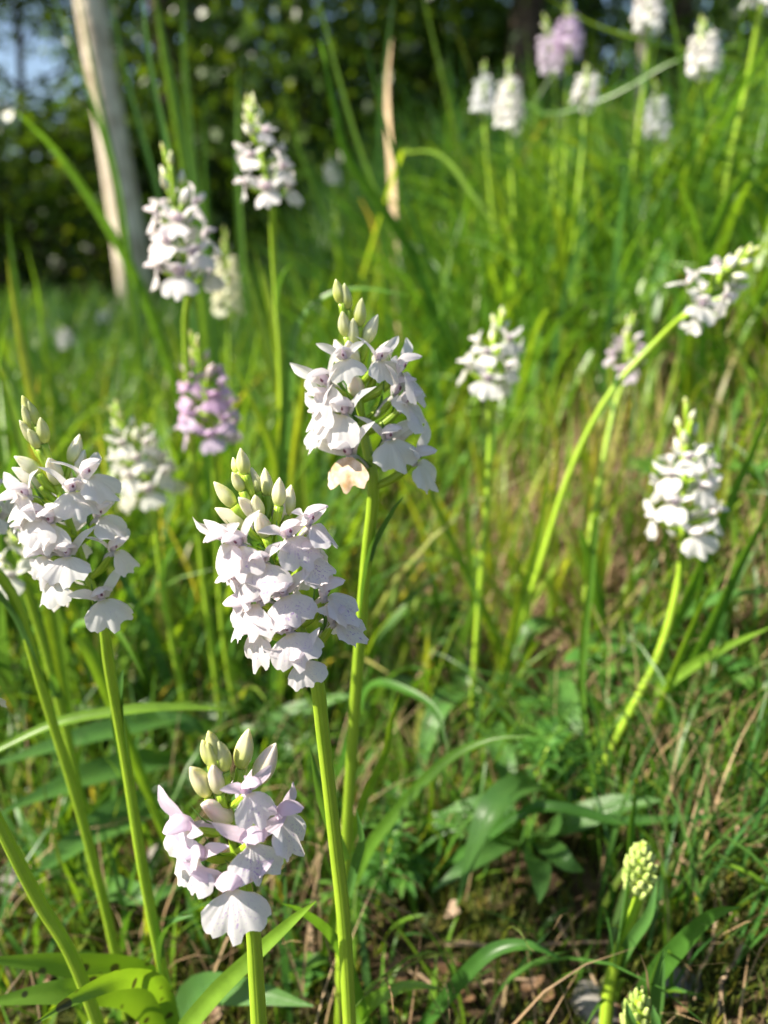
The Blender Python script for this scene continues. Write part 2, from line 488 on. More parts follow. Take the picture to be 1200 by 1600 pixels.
def tree(px, dist, height, r0, label, bark, lean=0.0, crown=None, base_py=None, group=None):
    x = (px - 600) / FPX * dist
    y = dist
    z = gz(x, y)
    base = Vector((x, y, z))
    t = thing('tree', label, 'tree', base, group)
    mb = MB(); pts = []; rr = []
    ph = random.uniform(0, 6)
    for i in range(14):
        u = i / 13
        pts.append(base + Vector((lean * height * u + 0.05 * math.sin(3.2 * u * 2 + ph), 0.04 * math.sin(5 * u + ph), -0.1 + (height + .1) * u)))
        rr.append(r0 * (1.25 - 0.25 * min(1, u * 8)) * (1 - 0.72 * u))
    mb.tube(pts, rr, 14)
    for k in range(9):
        u = random.uniform(0.42, 0.95); q = pts[int(u * 13)]
        az = random.uniform(0, 6.28); ln = random.uniform(0.8, 1.7)
        e = q + Vector((math.cos(az) * ln, math.sin(az) * ln, ln * random.uniform(0.2, 0.7)))
        mb.tube(spline([q, q.lerp(e, .5) + Vector((0, 0, .12)), e], 6), [r0 * .28 * (1 - .15 * j) for j in range(6)], 6)
    link('trunk', mb.data('trunk', [bark], base), t)
    if crown:
        me, ch, cs = crown
        o = link('crown', me, t, Matrix.Translation(Vector((lean * ch, 0, ch))) @ Matrix.Rotation(random.uniform(0, 6.28), 4, 'Z') @ Matrix.Diagonal((cs, cs, cs, 1)))
    return t

r1 = np.random.default_rng(3)
CROWNS = [np_mesh('crown_leaves', *leaf_cloud(9000, 60, (2.2, 2.2, 1.9), 0.12, r1)[:2], [M_FOREST], None, False) for _ in range(0)]
for q in range(3):
    v, f, rd = leaf_cloud(4600, 34, (2.3, 2.3, 1.8), 0.13, r1)
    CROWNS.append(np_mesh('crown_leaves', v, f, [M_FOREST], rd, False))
SHRUBS = []
for q in range(4):
    v, f, rd = leaf_cloud(4200, 30, (1.15, 1.0, 1.0), 0.085, r1)
    v[:, 2] += 1.0
    SHRUBS.append(np_mesh('shrub_leaves', v, f, [M_FOREST], rd, False))

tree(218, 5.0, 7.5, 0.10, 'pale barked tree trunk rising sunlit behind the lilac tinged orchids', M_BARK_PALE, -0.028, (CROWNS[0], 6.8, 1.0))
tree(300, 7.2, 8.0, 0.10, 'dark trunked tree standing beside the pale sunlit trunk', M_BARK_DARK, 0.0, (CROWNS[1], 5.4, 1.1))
for px, d, h, r0, ln, cz, cs in [(790, 7.0, 8, .15, 0.0, 4.6, 1.1), (345, 8.5, 9, .12, .01, 5.0, 1.2), (40, 9.0, 9, .15, 0.0, 4.6, 1.0), (-560, 9.8, 9, .15, 0.0, 5.0, 1.2), (-592, 7.6, 9, .15, 0.0, 4.6, 1.3), (-250, 10.5, 9, .15, 0.0, 4.6, 1.2), (655, 10.0, 9, .13, .01, 5.0, 1.2),  # trunks left of the frame are added to shade the left side
                               (1010, 8.0, 8, .13, .0, 4.4, 1.2), (1240, 9.0, 9, .16, .0, 4.6, 1.3), (480, 11.5, 10, .16, .0, 5.0, 1.3), (880, 11.0, 10, .15, .01, 4.8, 1.3), (190, 12, 10, .15, 0, 6.4, 1.2)]:
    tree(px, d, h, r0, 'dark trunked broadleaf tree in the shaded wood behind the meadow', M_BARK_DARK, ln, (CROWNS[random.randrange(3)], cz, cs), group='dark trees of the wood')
tree(-4031, 1.5, 7.0, 0.12, 'unseen broadleaf tree added beside the meadow to shade the grass before the pale trunk', M_BARK_DARK, 0.0, (CROWNS[1], 4.3, 0.75))  # stands out of view, added so its crown shades the left grass
tree(95, 8.0, 4.2, 0.05, 'slim young tree whose leafy crown half covers the patch of blue sky', M_BARK_DARK, 0.0, (CROWNS[1], 3.1, 0.52))
tree(962, 6.0, 5.0, 0.04, 'slender brown sapling trunk catching the sun above the lilac orchids', M_BARK_PALE, -0.02, (CROWNS[2], 4.2, 0.5))

def shrub(px, dist, sx, sz, mesh):
    x = (px - 600) / FPX * dist; y = dist; z = gz(x, y)
    t = thing('shrub', 'leafy green shrub under the trees at the edge of the wood', 'shrub', (x, y, z), 'shrubs at the edge of the wood')
    mb = MB()
    for k in range(6):
        az = random.uniform(0, 6.28)
        e = Vector((math.cos(az) * .6, math.sin(az) * .6, random.uniform(1.0, 1.6)))
        mb.tube(spline([Vector((0, 0, -.05)), e * .5 + Vector((0, 0, .1)), e], 6), [.018 - .0025 * j for j in range(6)], 5)
    S = Matrix.Diagonal((sx, sx, sz, 1)) @ Matrix.Rotation(random.uniform(0, 6.28), 4, 'Z')
    link('stem', mb.data('stem', [M_BARK_DARK]), t, S)
    link('foliage', mesh, t, S)
rs = random.Random(5)
for px, d in [(-40, 8), (120, 7.4), (300, 9.2), (430, 7.6), (560, 8.6), (700, 8.2), (830, 9.5), (930, 7.4), (1070, 9), (1210, 7.6), (1330, 9.5),
              (20, 11), (330, 12), (520, 12), (640, 13), (760, 12), (900, 13.5), (1120, 12.5), (1290, 13), (420, 14), (160, 13.5), (-90, 12.5)]:
    left = px < 150
    shrub(px, d, rs.uniform(1.1, 1.5), rs.uniform(0.75, 0.95) if left else rs.uniform(1.0, 1.5), SHRUBS[rs.randrange(4)])
# the wood further back reads as one mass
vv = []; ff = []; rd_ = []; base_i = 0
for k in range(34):
    xx = rs.uniform(-14, 15); yy = rs.uniform(15, 21); zz = rs.uniform(0.3, 5.0)
    if xx < -4.5: zz = rs.uniform(0.3, 2.2)
    v, f, rd = leaf_cloud(900, 12, (2.0, 1.2, 1.5), 0.22, r1)
    vv.append(v + np.array([xx, yy, zz + gz(xx, yy)])); ff.append(f + base_i); rd_.append(rd); base_i += len(v)
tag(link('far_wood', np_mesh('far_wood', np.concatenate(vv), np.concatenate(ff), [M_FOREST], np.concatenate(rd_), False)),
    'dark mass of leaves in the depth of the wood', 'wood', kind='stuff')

# ------------------------------------------------------------------ orchid flower pieces (millimetres, flower faces +Y, up +Z)
MM = 0.001
def lip_mesh(seed, mat, name='lip'):
    r = random.Random(seed); mb = MB(); nu, nv = 31, 9
    ka = [0, .08, .16, .22, .42, .7, .88, 1.0]
    tooth = r.uniform(.92, 1.10); notch = r.uniform(.74, .86)
    kr = [tooth, tooth * .97, notch, notch, r.uniform(.98, 1.04), r.uniform(.9, .97), .72, .42]
    ph = [r.uniform(0, 6.28) for _ in range(5)]
    Lp = r.uniform(9.3, 10.6); fold = r.uniform(.04, .34); droop = r.uniform(-.25, .5); asym = r.uniform(-.12, .12)
    spread = R(r.uniform(70, 82))
    P = []; UV = []
    tl = R(r.uniform(16, 30)); dl = Vector((0, math.sin(tl), -math.cos(tl))); nn = Vector((0, math.cos(tl), math.sin(tl)))
    for i in range(nv):
        v = i / (nv - 1); row = []; uvr = []
        for j in range(nu):
            u = -1 + 2 * j / (nu - 1)
            a = abs(u); rad = float(np.interp(a, ka, kr))
            if v > .7:
                rad *= 1 + (v - .7) / .3 * (.025 * math.sin(24 * u + ph[0]) + .018 * math.sin(41 * u + ph[1]))
            th = u * spread
            x = rad * v * math.sin(th) * Lp; y = rad * v * math.cos(th) * Lp
            w = -fold * (x * x) / Lp * .75 + .45 * Lp * .18 * math.sin(v * 2.4) - droop * v * v * Lp * .3
            w += v * v * Lp * (.075 * math.sin(5.2 * u + ph[2]) + .045 * math.sin(9.5 * u + ph[3])) + asym * x * v
            w += .06 * Lp * v * math.exp(-(u / .13) ** 2)
            neck = 1.2 * (1 - v) * u
            p = Vector((x + neck, 0, 0)) + dl * y + nn * w + Vector((0, .8, -.2))
            row.append(p * MM); uvr.append((0.5 + 0.5 * u, v))
        P.append(row); UV.append(uvr)
    return mb.grid(P, 0, UV).data(name, [mat])

def hood_mesh(seed, name='hood'):
    r = random.Random(seed); mb = MB(); P = []
    k = r.uniform(.9, 1.12)
    line = spline([Vector((0, -1.2, 0.2)), Vector((0, -.8, 2.6)), Vector((0, 1.4, 4.3)) * k, Vector((0, 4.3, 3.9)) * k, Vector((0, 6.0, 2.9)) * k], 9)
    for i, p in enumerate(line):
        v = i / 8; w = 3.3 * math.sin(math.pi * (.18 + .77 * v)) ** .8 + .25
        t = (line[min(i + 1, 8)] - line[max(i - 1, 0)]).normalized(); nrm = Vector((1, 0, 0)).cross(t).normalized()
        if nrm.z < 0 and i > 2: nrm = -nrm
        row = []
        for j in range(9):
            u = (-1 + j / 4) * 1.35
            row.append((p + Vector((w * math.sin(u), 0, 0)) - nrm * (w * .85 * (1 - math.cos(u)))) * MM)
        P.append(row)
    return mb.grid(P).data(name, [M_PETAL])

def sepal_mesh(seed, side, name='sepal'):
    r = random.Random(seed); mb = MB()
    up = r.uniform(1.5, 6.5); bk = r.uniform(-2.0, 2.5)
    pts = spline([Vector((.7, -.6, .5)), Vector((3.4, .4 + bk * .3, 1.5 + up * .35)), Vector((6.2, .6 + bk * .7, 1.8 + up * .7)), Vector((9.4, bk - .4, 1.8 + up * 1.1))], 9)
    wid = [1.3 + 2.1 * math.sin(math.pi * min(1, (i / 8) ** .85)) ** .9 for i in range(9)]; wid[-1] = .35; wid[-2] = 1.7
    pts = [Vector((p.x * side, p.y, p.z)) * MM for p in pts]
    mb.leaf(pts, [w * MM for w in wid], Vector((0, 1, .5)), 5, r.uniform(.2, .55), 0, r.uniform(-.7, .7), .05)
    return mb.data(name, [M_PETAL])

def spur_mesh(seed, name='spur'):
    r = random.Random(seed); mb = MB()
    pts = [p * MM for p in spline([Vector((0, .2, -.3)), Vector((0, -3.2, -1.6)), Vector((r.uniform(-1, 1), -6.5, -4.6))], 7)]
    mb.tube(pts, [1.2 * MM, 1.15 * MM, 1.05 * MM, 1.0 * MM, .9 * MM, .8 * MM, .45 * MM], 7)
    return mb.data(name, [M_PETAL])

def bract_mesh(seed):
    r = random.Random(seed); mb = MB()
    pts = [p * MM for p in spline([Vector((0, -9, -6)), Vector((0, -5.2, -3.2)), Vector((r.uniform(-1.5, 1.5), -2.6, 1.2)), Vector((r.uniform(-2, 2), -1.8, 5.5))], 8)]
    mb.leaf(pts, [w * MM for w in (2.4, 2.7, 2.6, 2.2, 1.7, 1.2, .7, .15)], Vector((0, -1, .6)), 3, .5)
    return mb.data('bract', [M_OLEAF])

LIPS = [lip_mesh(s_, M_LIP) for s_ in range(8)]
LIP_DEAD = lip_mesh(4, M_DEADFL)
HOODS = [hood_mesh(s_) for s_ in range(3)]
SEPL = [sepal_mesh(s_, -1) for s_ in range(5)]
SEPR = [sepal_mesh(s_ + 20, 1) for s_ in range(5)]
SPURS = [spur_mesh(s_) for s_ in range(2)]
BRACTS = [bract_mesh(s_) for s_ in range(4)]

def joined(meshes, name):
    vs = []; fs = []; uv = []; mi = []; mats = []; b = 0
    for me in meshes:
        m = me.materials[0]
        if m not in mats: mats.append(m)
        vs += [tuple(v.co) for v in me.vertices]; fs += [tuple(b + i for i in p.vertices) for p in me.polygons]
        mi += [mats.index(m)] * len(me.polygons); uv += [tuple(d.uv) for d in me.uv_layers[0].data]
        b += len(me.vertices)
    o = bpy.data.meshes.new(name); o.from_pydata(vs, [], fs)
    for m in mats: o.materials.append(m)
    o.polygons.foreach_set('material_index', mi); o.polygons.foreach_set('use_smooth', [True] * len(mi))
    ul = o.uv_layers.new(name='UVMap'); ul.data.foreach_set('uv', np.array(uv, np.float32).ravel())
    o.update(); return o
FARFLOWER = [joined([LIPS[k], HOODS[k % 3], SEPL[k % 5], SEPR[(k + 2) % 5], SPURS[0]], 'flower') for k in range(5)]

WHITE = (0.88, 0.87, 0.87); BLUSH = (0.87, 0.83, 0.86); PINK = (0.84, 0.72, 0.85); LILAC = (0.72, 0.58, 0.80); CREAM = (0.86, 0.86, 0.78)
PROTECT = []      # picture boxes of the flower spikes, so that loose grass does not grow through them
rf = random.Random(21)

def leaf_widths(n, w, base=.55, tip=.04):
    return [w * max(tip, (base + (1 - base) * math.sin(math.pi * .5 * min(1, i / (n - 1) / .4))) * (1 - max(0, (i / (n - 1) - .4) / .6) ** 1.9)) for i in range(n)]

def orchid(label, top, bot, d, stem, tint=WHITE, marks=.5, flowers=None, nopen=10, nback=6, buds=None, nbuds=8, near=True, size=1.0, group=None, rad=.0019,
           leaves=(), stem_leaves=2, petal2=None, budcol=None, wither=None, zlean=.15, basal=0):
    B = at(*bot, d); T = at(*top, d); Ls = (T - B).length
    T = at(*top, d - zlean * Ls)
    # ---- stem from the spike down to the soil
    last = stem[-1]
    hit, hd = ground_hit(*last)
    slen = sum(math.hypot(stem[i + 1][0] - stem[i][0], stem[i + 1][1] - stem[i][1]) for i in range(len(stem) - 1)) if len(stem) > 1 else 100
    slen = max(slen, 40) * d / FPX
    db = d + .42 * slen if hd is None else min(max(hd, d - .1 * slen), d + .5 * slen)
    pts = []
    for i, (px, py) in enumerate(stem):
        k = (i + 1) / len(stem)
        pts.append(at(px, py, d + (db - d) * k))
    e = pts[-1]; zz = gz(e.x, e.y)
    prev = pts[-2] if len(pts) > 1 else B
    if e.z > zz + .004:
        dirn = (e - prev).normalized(); dirn = Vector((dirn.x * .5, dirn.y * .5, min(dirn.z, -.6))).normalized()
        q = e.copy()
        for _ in range(400):
            q = q + dirn * .004
            if q.z < gz(q.x, q.y): break
        pts.append(e.lerp(q, .5)); pts.append(q)
    else:
        e.z = zz
    base = pts[-1].copy(); base.z = gz(base.x, base.y)
    pts[-1] = base - Vector((0, 0, .006))
    o = thing('orchid', label, 'orchid', base, group)
    path = spline([T, B] + pts, 40)
    ax = spline([T] + [T.lerp(B, k) for k in (.35, .7)] + [B] + pts, 44)
    nsp = 44 * 3 / (2 + len(pts) + 1)
    rr = [rad * (.42 + .58 * min(1, i / 16)) * (1 + .22 * max(0, (i - 16) / 28)) for i in range(44)]
    for q_ in range(44):            # slight swellings and wobble
        rr[q_] *= 1 + .025 * math.sin(q_ * .5) + .01 * math.sin(q_ * 1.3 + 1)
    mb = MB(); mb.tube(ax, rr, 12 if near else 7)
    link('stem', mb.data('stem', [M_STEM], base), o)
    stem_only = spline([B] + pts, 30)
    # ---- leaves: on the stem and given as picture paths
    for k in range(stem_leaves):
        i0 = int((0.30 + .34 * k + rf.uniform(-.06, .06)) * 29); i0 = min(i0, 26)
        p0 = stem_only[i0]; up = (stem_only[max(0, i0 - 4)] - p0).normalized()
        az = rf.uniform(0, 6.28); side = Vector((math.cos(az), math.sin(az) * .5, 0))
        ln = rf.uniform(.022, .05)
        lp = spline([p0 - up * .008 + side * rad * .6, p0 + up * ln * .45 + side * (rad * 1.1), p0 + up * ln * .8 + side * ln * .16, p0 + up * ln + side * ln * rf.uniform(.25, .5)], 10)
        mb = MB(); mb.leaf(lp, leaf_widths(10, rf.uniform(.004, .0075), .7), -side, 5, .7)
        link('leaf', mb.data('leaf', [M_OLEAF], base), o)
    for lf in leaves:
        lp = [base + Vector((0, 0, .012)) if q == 'base' else q for q in lf['pts']]
        lp = spline(lp, 16); mb = MB()
        mb.leaf(lp, leaf_widths(16, lf['w'], lf.get('b', .45)), lf.get('n', Vector((0, -.35, 1))), 7, lf.get('keel', .35), 0, lf.get('tw', 0), .03)
        link('leaf', mb.data('leaf', [lf.get('mat', M_OLEAF)], base), o)
    for k in range(basal):
        az = rf.uniform(0, 6.28); ln = rf.uniform(.06, .1); hd_ = Vector((math.cos(az), math.sin(az), 0))
        lp = [base + Vector((0, 0, .004)), base + hd_ * ln * .35 + Vector((0, 0, ln * .45)), base + hd_ * ln * .75 + Vector((0, 0, ln * .5))]
        e = base + hd_ * ln; e.z = gz(e.x, e.y) + ln * .25; lp.append(e)
        mb = MB(); mb.leaf(spline(lp, 12), leaf_widths(12, rf.uniform(.011, .018), .5), Vector((0, 0, 1)), 5, .4)
        link('leaf', mb.data('leaf', [M_OLEAF], base), o)
    # ---- flowers
    A = (T - B).normalized()
    Rt = (CX - A * CX.dot(A)).normalized()           # to the right in the picture
    Fw = Rt.cross(A).normalized()                    # must look at the camera
    if Fw.dot(CF) > 0: Fw = -Fw
    r0 = .0105 * size
    spots = []
    if flowers:
        for f in flowers:
            W = at(f[0], f[1] - 11, d - .006); s_ = (W - B).dot(A); dx = (W - B).dot(Rt)
            az = math.asin(max(-.96, min(.96, dx / (r0 * 1.12))))
            if len(f) > 3: az = f[3]
            spots.append((s_, az, max(r0, abs(dx) * .97), f[2] if len(f) > 2 else 1.0))
        smin = min(q[0] for q in spots); smax = max(q[0] for q in spots)
        for k in range(nback):
            spots.append((smin + (smax - smin) * (k + .5) / nback, math.pi + rf.uniform(-1.2, 1.2), r0, 1.0))
    else:
        for k in range(nopen):
            u = (k + .3) / nopen
            spots.append((Ls * (.04 + .60 * u), k * 2.39996 + rf.uniform(-.3, .3), r0 * (1.25 - .45 * u), 1.12 - .3 * u))
    for k, (s_, az, rr_, fs) in enumerate(spots):
        outw = (Rt * math.sin(az) + Fw * math.cos(az)).normalized()
        up = (A * .55 + Vector((0, 0, 1)) * .45).normalized()
        yv = (outw + up * rf.uniform(-.16, .14) + Rt * rf.uniform(-.18, .18)).normalized()
        xv = yv.cross(up).normalized(); zv = xv.cross(yv)
        rol = Matrix.Rotation(rf.uniform(-.22, .22), 3, yv); xv = rol @ xv; zv = rol @ zv
        pos = B + A * s_ + outw * rr_
        sz = size * fs * rf.uniform(.92, 1.06)
        M = Matrix.Translation(pos - base) @ Matrix(((xv.x, yv.x, zv.x, 0), (xv.y, yv.y, zv.y, 0), (xv.z, yv.z, zv.z, 0), (0, 0, 0, 1))) @ Matrix.Scale(sz, 4)
        c = tint
        if petal2 and tint == LILAC and rf.random() < .5: c = petal2
        j = rf.uniform(.96, 1.02)
        cl = (*[min(.9, x * j) for x in c], marks * rf.uniform(.5, 1.3))
        if not near:
            link('flower', FARFLOWER[rf.randrange(5)], o, M, cl); continue
        Mi = M.inverted()
        foot = Mi @ (B + A * (s_ - .007) - base)
        mb = MB()
        op = spline([foot, foot.lerp(Vector((0, 0, 0)), .5) + Vector((0, .0004, -.0006)), Vector((0, -.0004, 0))], 7)
        mb.tube(op, [.0008, .0011, .00135, .0014, .0013, .0011, .0009], 7, 0)
        mb.blob(Vector((0, -.0006, .0002)), Vector((0, .45, .9)), .0042, .0013, 7, 6, 1)
        mb.blob(Vector((0, .0010, .0012)), Vector((.15, .6, .5)), .0014, .00055, 6, 4, 2)
        fl = link('flower', mb.data('flower', [M_STEM, M_COLUMN, M_THROAT]), o, M)
        lm = LIP_DEAD if (wither is not None and k == wither) else LIPS[rf.randrange(8)]
        link('lip', lm, fl, None, cl)
        hc = tuple(a * b for a, b in zip(cl[:3], (.985, .95, .985)))
        if petal2: hc = tuple(.5 * a + .5 * b for a, b in zip(hc, petal2))
        link('hood', HOODS[rf.randrange(3)], fl, None, (*hc, 0))
        sc_l = (*(hc if petal2 else cl[:3]), 0)
        link('sepal', SEPL[rf.randrange(5)], fl, None, sc_l)
        link('sepal', SEPR[rf.randrange(5)], fl, None, sc_l)
        link('spur', SPURS[rf.randrange(2)], fl, None, (*hc, 0))
        link('bract', BRACTS[rf.randrange(4)], o, M)
    # ---- buds
    bs = []
    bc = budcol or tint
    if buds:
        for b in buds:
            W = at(b[0], b[1], d - .003 - zlean * max(0, (at(b[0], b[1], d) - B).dot(A))); s_ = (W - B).dot(A); dx = (W - B).dot(Rt)
            rb = .0062 * size
            az = math.asin(max(-.95, min(.95, dx / (rb * 1.1)))) + (math.pi - 2 * math.asin(max(-.95, min(.95, dx / (rb * 1.1)))) if (len(b) > 2 and b[2] < 0) else 0)
            bs.append((s_, az, max(rb * .6, abs(dx)), abs(b[3]) if len(b) > 3 else 1.0))
    else:
        for k in range(nbuds):
            u = k / max(1, nbuds - 1)
            bs.append((Ls * (.62 + .36 * u), k * 2.39996 + 1, .0066 * size * (1 - .75 * u), 1.0 - .4 * u))
    for k, (s_, az, rb, q) in enumerate(bs):
        u = max(0, min(1, (s_ / Ls - .55) / .45))
        outw = (Rt * math.sin(az) + Fw * math.cos(az)).normalized()
        cen = B + A * s_ + outw * rb
        ln = size * q * (.0096 - .0022 * u) * rf.uniform(.9, 1.12); rw = size * q * (.00248 - .0005 * u)
        dirn = (outw * rf.uniform(.45, .8) * (1.1 - .8 * u) + A * (.55 + .6 * u) + Vector((rf.uniform(-.12, .12), 0, rf.uniform(-.1, .1)))).normalized()
        p0 = cen - dirn * ln * .5
        sfoot = max(-.0, s_ - .011 * size)
        foot = B + A * sfoot
        mb = MB()
        mb.tube(spline([foot, foot.lerp(p0, .55) + outw * .0008, p0 + dirn * .0006], 6), [.0007, .00095, .0012, .0013, .0013, .0014], 6, 0)
        mb.blob(p0, dirn, ln, rw, 10, 9, 1)
        ob = link('bud', mb.data('bud', [M_STEM, M_BUD], base), o, None, (*bc, max(0, min(1, .05 + .75 * u + rf.uniform(-.15, .15)))))
    # protect this spike
    xs = [top[0], bot[0]]; ys = [top[1], bot[1]]
    PROTECT.append((min(xs) - FPX * .023 * size / d, min(ys) - 8, max(xs) + FPX * .023 * size / d, max(ys) + FPX * .012 / d, d))
    return o

def Z(px, py, k):
    """pixel (x, y) on the ground, lifted towards the camera by factor k"""
    h, hd = ground_hit(px, py)
    return at(px, py, hd * k)

# --- the sharpest spike
za = lambda X, Y: (300 + X / 3.75, 680 + Y / 3.75)
orchid('densest flower spike, blush white with lilac flecks, leaning left before a taller white one', (372, 718), (492, 1052), .214,
       [(505, 1150), (522, 1300), (538, 1450), (548, 1640)], BLUSH, .9,
       flowers=[za(610, 600), za(310, 650), za(445, 745), za(690, 735), za(400, 985), za(270, 890), za(570, 930), za(800, 975), za(590, 1150), za(310, 1050), za(850, 1130),
                za(390, 1180), (*za(660, 1310), .8), za(720, 545), za(225, 640)], nback=6,
       buds=[za(330, 150), (*za(265, 185), -1, .8), (*za(195, 205), -1, .7), (*za(250, 285), 1, .9), (*za(180, 355), 1, 1.05), (*za(368, 275), -1, 1), (*za(438, 290), -1, 1), za(520, 335), za(405, 420), za(320, 440),
             (*za(220, 495), 1, 1.15), (*za(432, 525), 1, 1.1), (*za(520, 440), -1, 1.2), (*za(560, 400), -1, 1.1)], size=1.0, rad=.0020, stem_leaves=0, budcol=(.88, .76, .74),
       leaves=[{'pts': [at(540, 1345, .268), at(525, 1310, .262), at(500, 1240, .25), at(484, 1165, .245)], 'w': .0042, 'b': .9, 'n': Vector((.6, -1, 0))},
               {'pts': [at(545, 1400, .275), at(556, 1350, .268), at(566, 1310, .262), at(556, 1262, .258)], 'w': .0034, 'b': .9, 'n': Vector((-.5, -1, .2))}])
# --- taller white one behind it
zb = lambda X, Y: (300 + X / 2.857, 400 + Y / 2.857)
orchid('tall pure white orchid with one brown withered lip, beside the densest blush spike', (533, 462), (583, 765), .252,
       [(572, 880), (560, 1030), (548, 1200), (536, 1420), (530, 1640)], WHITE, .12,
       flowers=[zb(680, 735), (*zb(650, 925), 1.05, -.45), zb(890, 845), zb(1015, 945), zb(920, 650), zb(600, 610), zb(595, 690), zb(945, 550), (*zb(690, 500), .7), (*zb(850, 500), .8), zb(960, 700), zb(590, 760)], nback=3,
       buds=[zb(655, 165), zb(707, 185), zb(768, 255), zb(682, 310), zb(745, 345), zb(806, 330), (*zb(735, 585), 1, 1.1), (*zb(720, 450), 1, 1.1), (*zb(860, 455), 1, 1.3), (*zb(640, 440), -1, 1.3)],
       size=1.12, rad=.0020, stem_leaves=1, wither=1, budcol=(.87, .80, .74))
# --- spike by the left edge, loose flowers
zc = lambda X, Y: (X / 4, 600 + Y / 4)
orchid('loose white spike with widely spaced broad lips, its stem rising from spotted glowing leaves', (48, 640), (160, 968), .246,
       [(172, 1050), (195, 1180), (222, 1350), (245, 1470), (272, 1600)], WHITE, .15,
       flowers=[zc(250, 720), zc(535, 690), zc(400, 880), zc(650, 865), zc(210, 950), zc(490, 1085), zc(735, 1080), zc(385, 1250), zc(680, 1365), zc(170, 760), zc(600, 610), zc(330, 850), zc(330, 1090)], nback=3,
       buds=[zc(190, 150), zc(232, 185), zc(180, 215), zc(150, 315), (*zc(300, 290), 1, 1.1), zc(215, 350), (*zc(175, 400), -1, 1), (*zc(435, 415), -1, 1.1), (*zc(155, 515), 1, 1.1), (*zc(155, 590), 1, 1.2), (*zc(370, 545), 1, 1.2), (*zc(450, 530), -1, 1.2)],
       size=1.0, rad=.0018, stem_leaves=2, budcol=(.87, .80, .78),
       leaves=[{'pts': ['base', at(235, 1535, .30), at(120, 1508, .285), at(-40, 1498, .27)], 'w': .0115, 'mat': M_OLEAF_SPOT, 'n': Vector((.1, -.8, .5)), 'keel': .2},
               {'pts': ['base', at(215, 1560, .29), at(110, 1548, .272), at(-40, 1570, .26)], 'w': .011, 'mat': M_OLEAF_SPOT, 'n': Vector((.1, -.7, .6)), 'keel': .2},
               {'pts': ['base', at(255, 1545, .285), at(200, 1526, .26), at(130, 1552, .245), at(50, 1602, .235)], 'w': .007, 'mat': M_OLEAF_SPOT, 'n': Vector((.2, -.8, .5)), 'keel': .4},
               {'pts': ['base', at(300, 1556, .32), at(380, 1548, .305), at(490, 1572, .295)], 'w': .0125, 'n': Vector((0, -.75, .7)), 'keel': .2}])
# --- short pink one in front
zd = lambda X, Y: (220 + X / 4, 1120 + Y / 4)
orchid('short orchid with few pink tinged flowers, lowest open spike of all', (333, 1150), (384, 1400), .205,
       [(395, 1450), (401, 1540), (408, 1660)], (.87, .84, .88), 1.2,
       flowers=[zd(385, 830), zd(612, 1005), zd(735, 740), zd(320, 660), (*zd(900, 650), .95), (*zd(725, 430), .75)], nback=1,
       buds=[zd(470, 165), zd(400, 225), (*zd(555, 240), 1, 1.15), (*zd(635, 260), -1, 1.25), (*zd(475, 385), 1, 1.1), (*zd(345, 410), 1, 1.2), (*zd(455, 245), 1, 1.1), (*zd(440, 610), 1, 1.2), (*zd(775, 370), -1, 1.4)],
       size=1.08, rad=.0020, stem_leaves=0, petal2=(.78, .58, .82), budcol=(.84, .66, .74))
# --- middle distance
orchid('cream white crowded spike behind the loose white spike', (178, 632), (240, 775), .46, [(250, 880), (272, 1020), (292, 1110)], CREAM, .1, nopen=15, nbuds=9, size=1.1, basal=3)
orchid('deep lilac pink crowded orchid spike with pinkish buds', (303, 522), (335, 690), .47, [(338, 800), (348, 980), (372, 1130)], LILAC, .8, nopen=15, nbuds=8, size=1.12, petal2=(.76, .50, .78), budcol=(.74, .55, .70), basal=2)
orchid('pale lilac spike standing just before the sunlit pale trunk', (262, 240), (296, 450), .42, [(290, 520), (300, 700), (318, 900), (340, 1080)], BLUSH, .35, nopen=13, nbuds=8, size=1.15, basal=2)
orchid('slim spike tall above the others, greenish buds over a skirt of white lips', (392, 160), (424, 318), .46, [(428, 400), (438, 560), (445, 720), (452, 900)], BLUSH, .35, nopen=9, nbuds=17, size=1.05, basal=2)
orchid('small compact white spike alone on a straight dark stem amid the bright grass', (783, 485), (764, 605), .46, [(766, 700), (752, 900), (742, 1040), (735, 1180)], WHITE, .2, nopen=9, nbuds=7, size=1.12, basal=3)
orchid('white spike above the broad shiny grey green leaf, bent stem sloping down left', (1076, 625), (1066, 838), .40, [(1062, 900), (1030, 1020), (960, 1160), (890, 1290)], WHITE, .12, nopen=15, nbuds=8, size=1.1, basal=2)
orchid('strongly leaning orchid whose half open spike tips over to the side', (1178, 388), (1070, 492), .41, [(1030, 530), (950, 620), (890, 740), (845, 880), (815, 970), (790, 1040)], WHITE, .2, nopen=7, nbuds=14, size=1.0, zlean=.05, basal=2)
orchid('sparse little lilac orchid half hidden behind the leaning one', (988, 492), (975, 590), .55, [(955, 660), (925, 820), (915, 940), (908, 1030)], PINK, .5, nopen=5, nbuds=6, size=.95, basal=2)
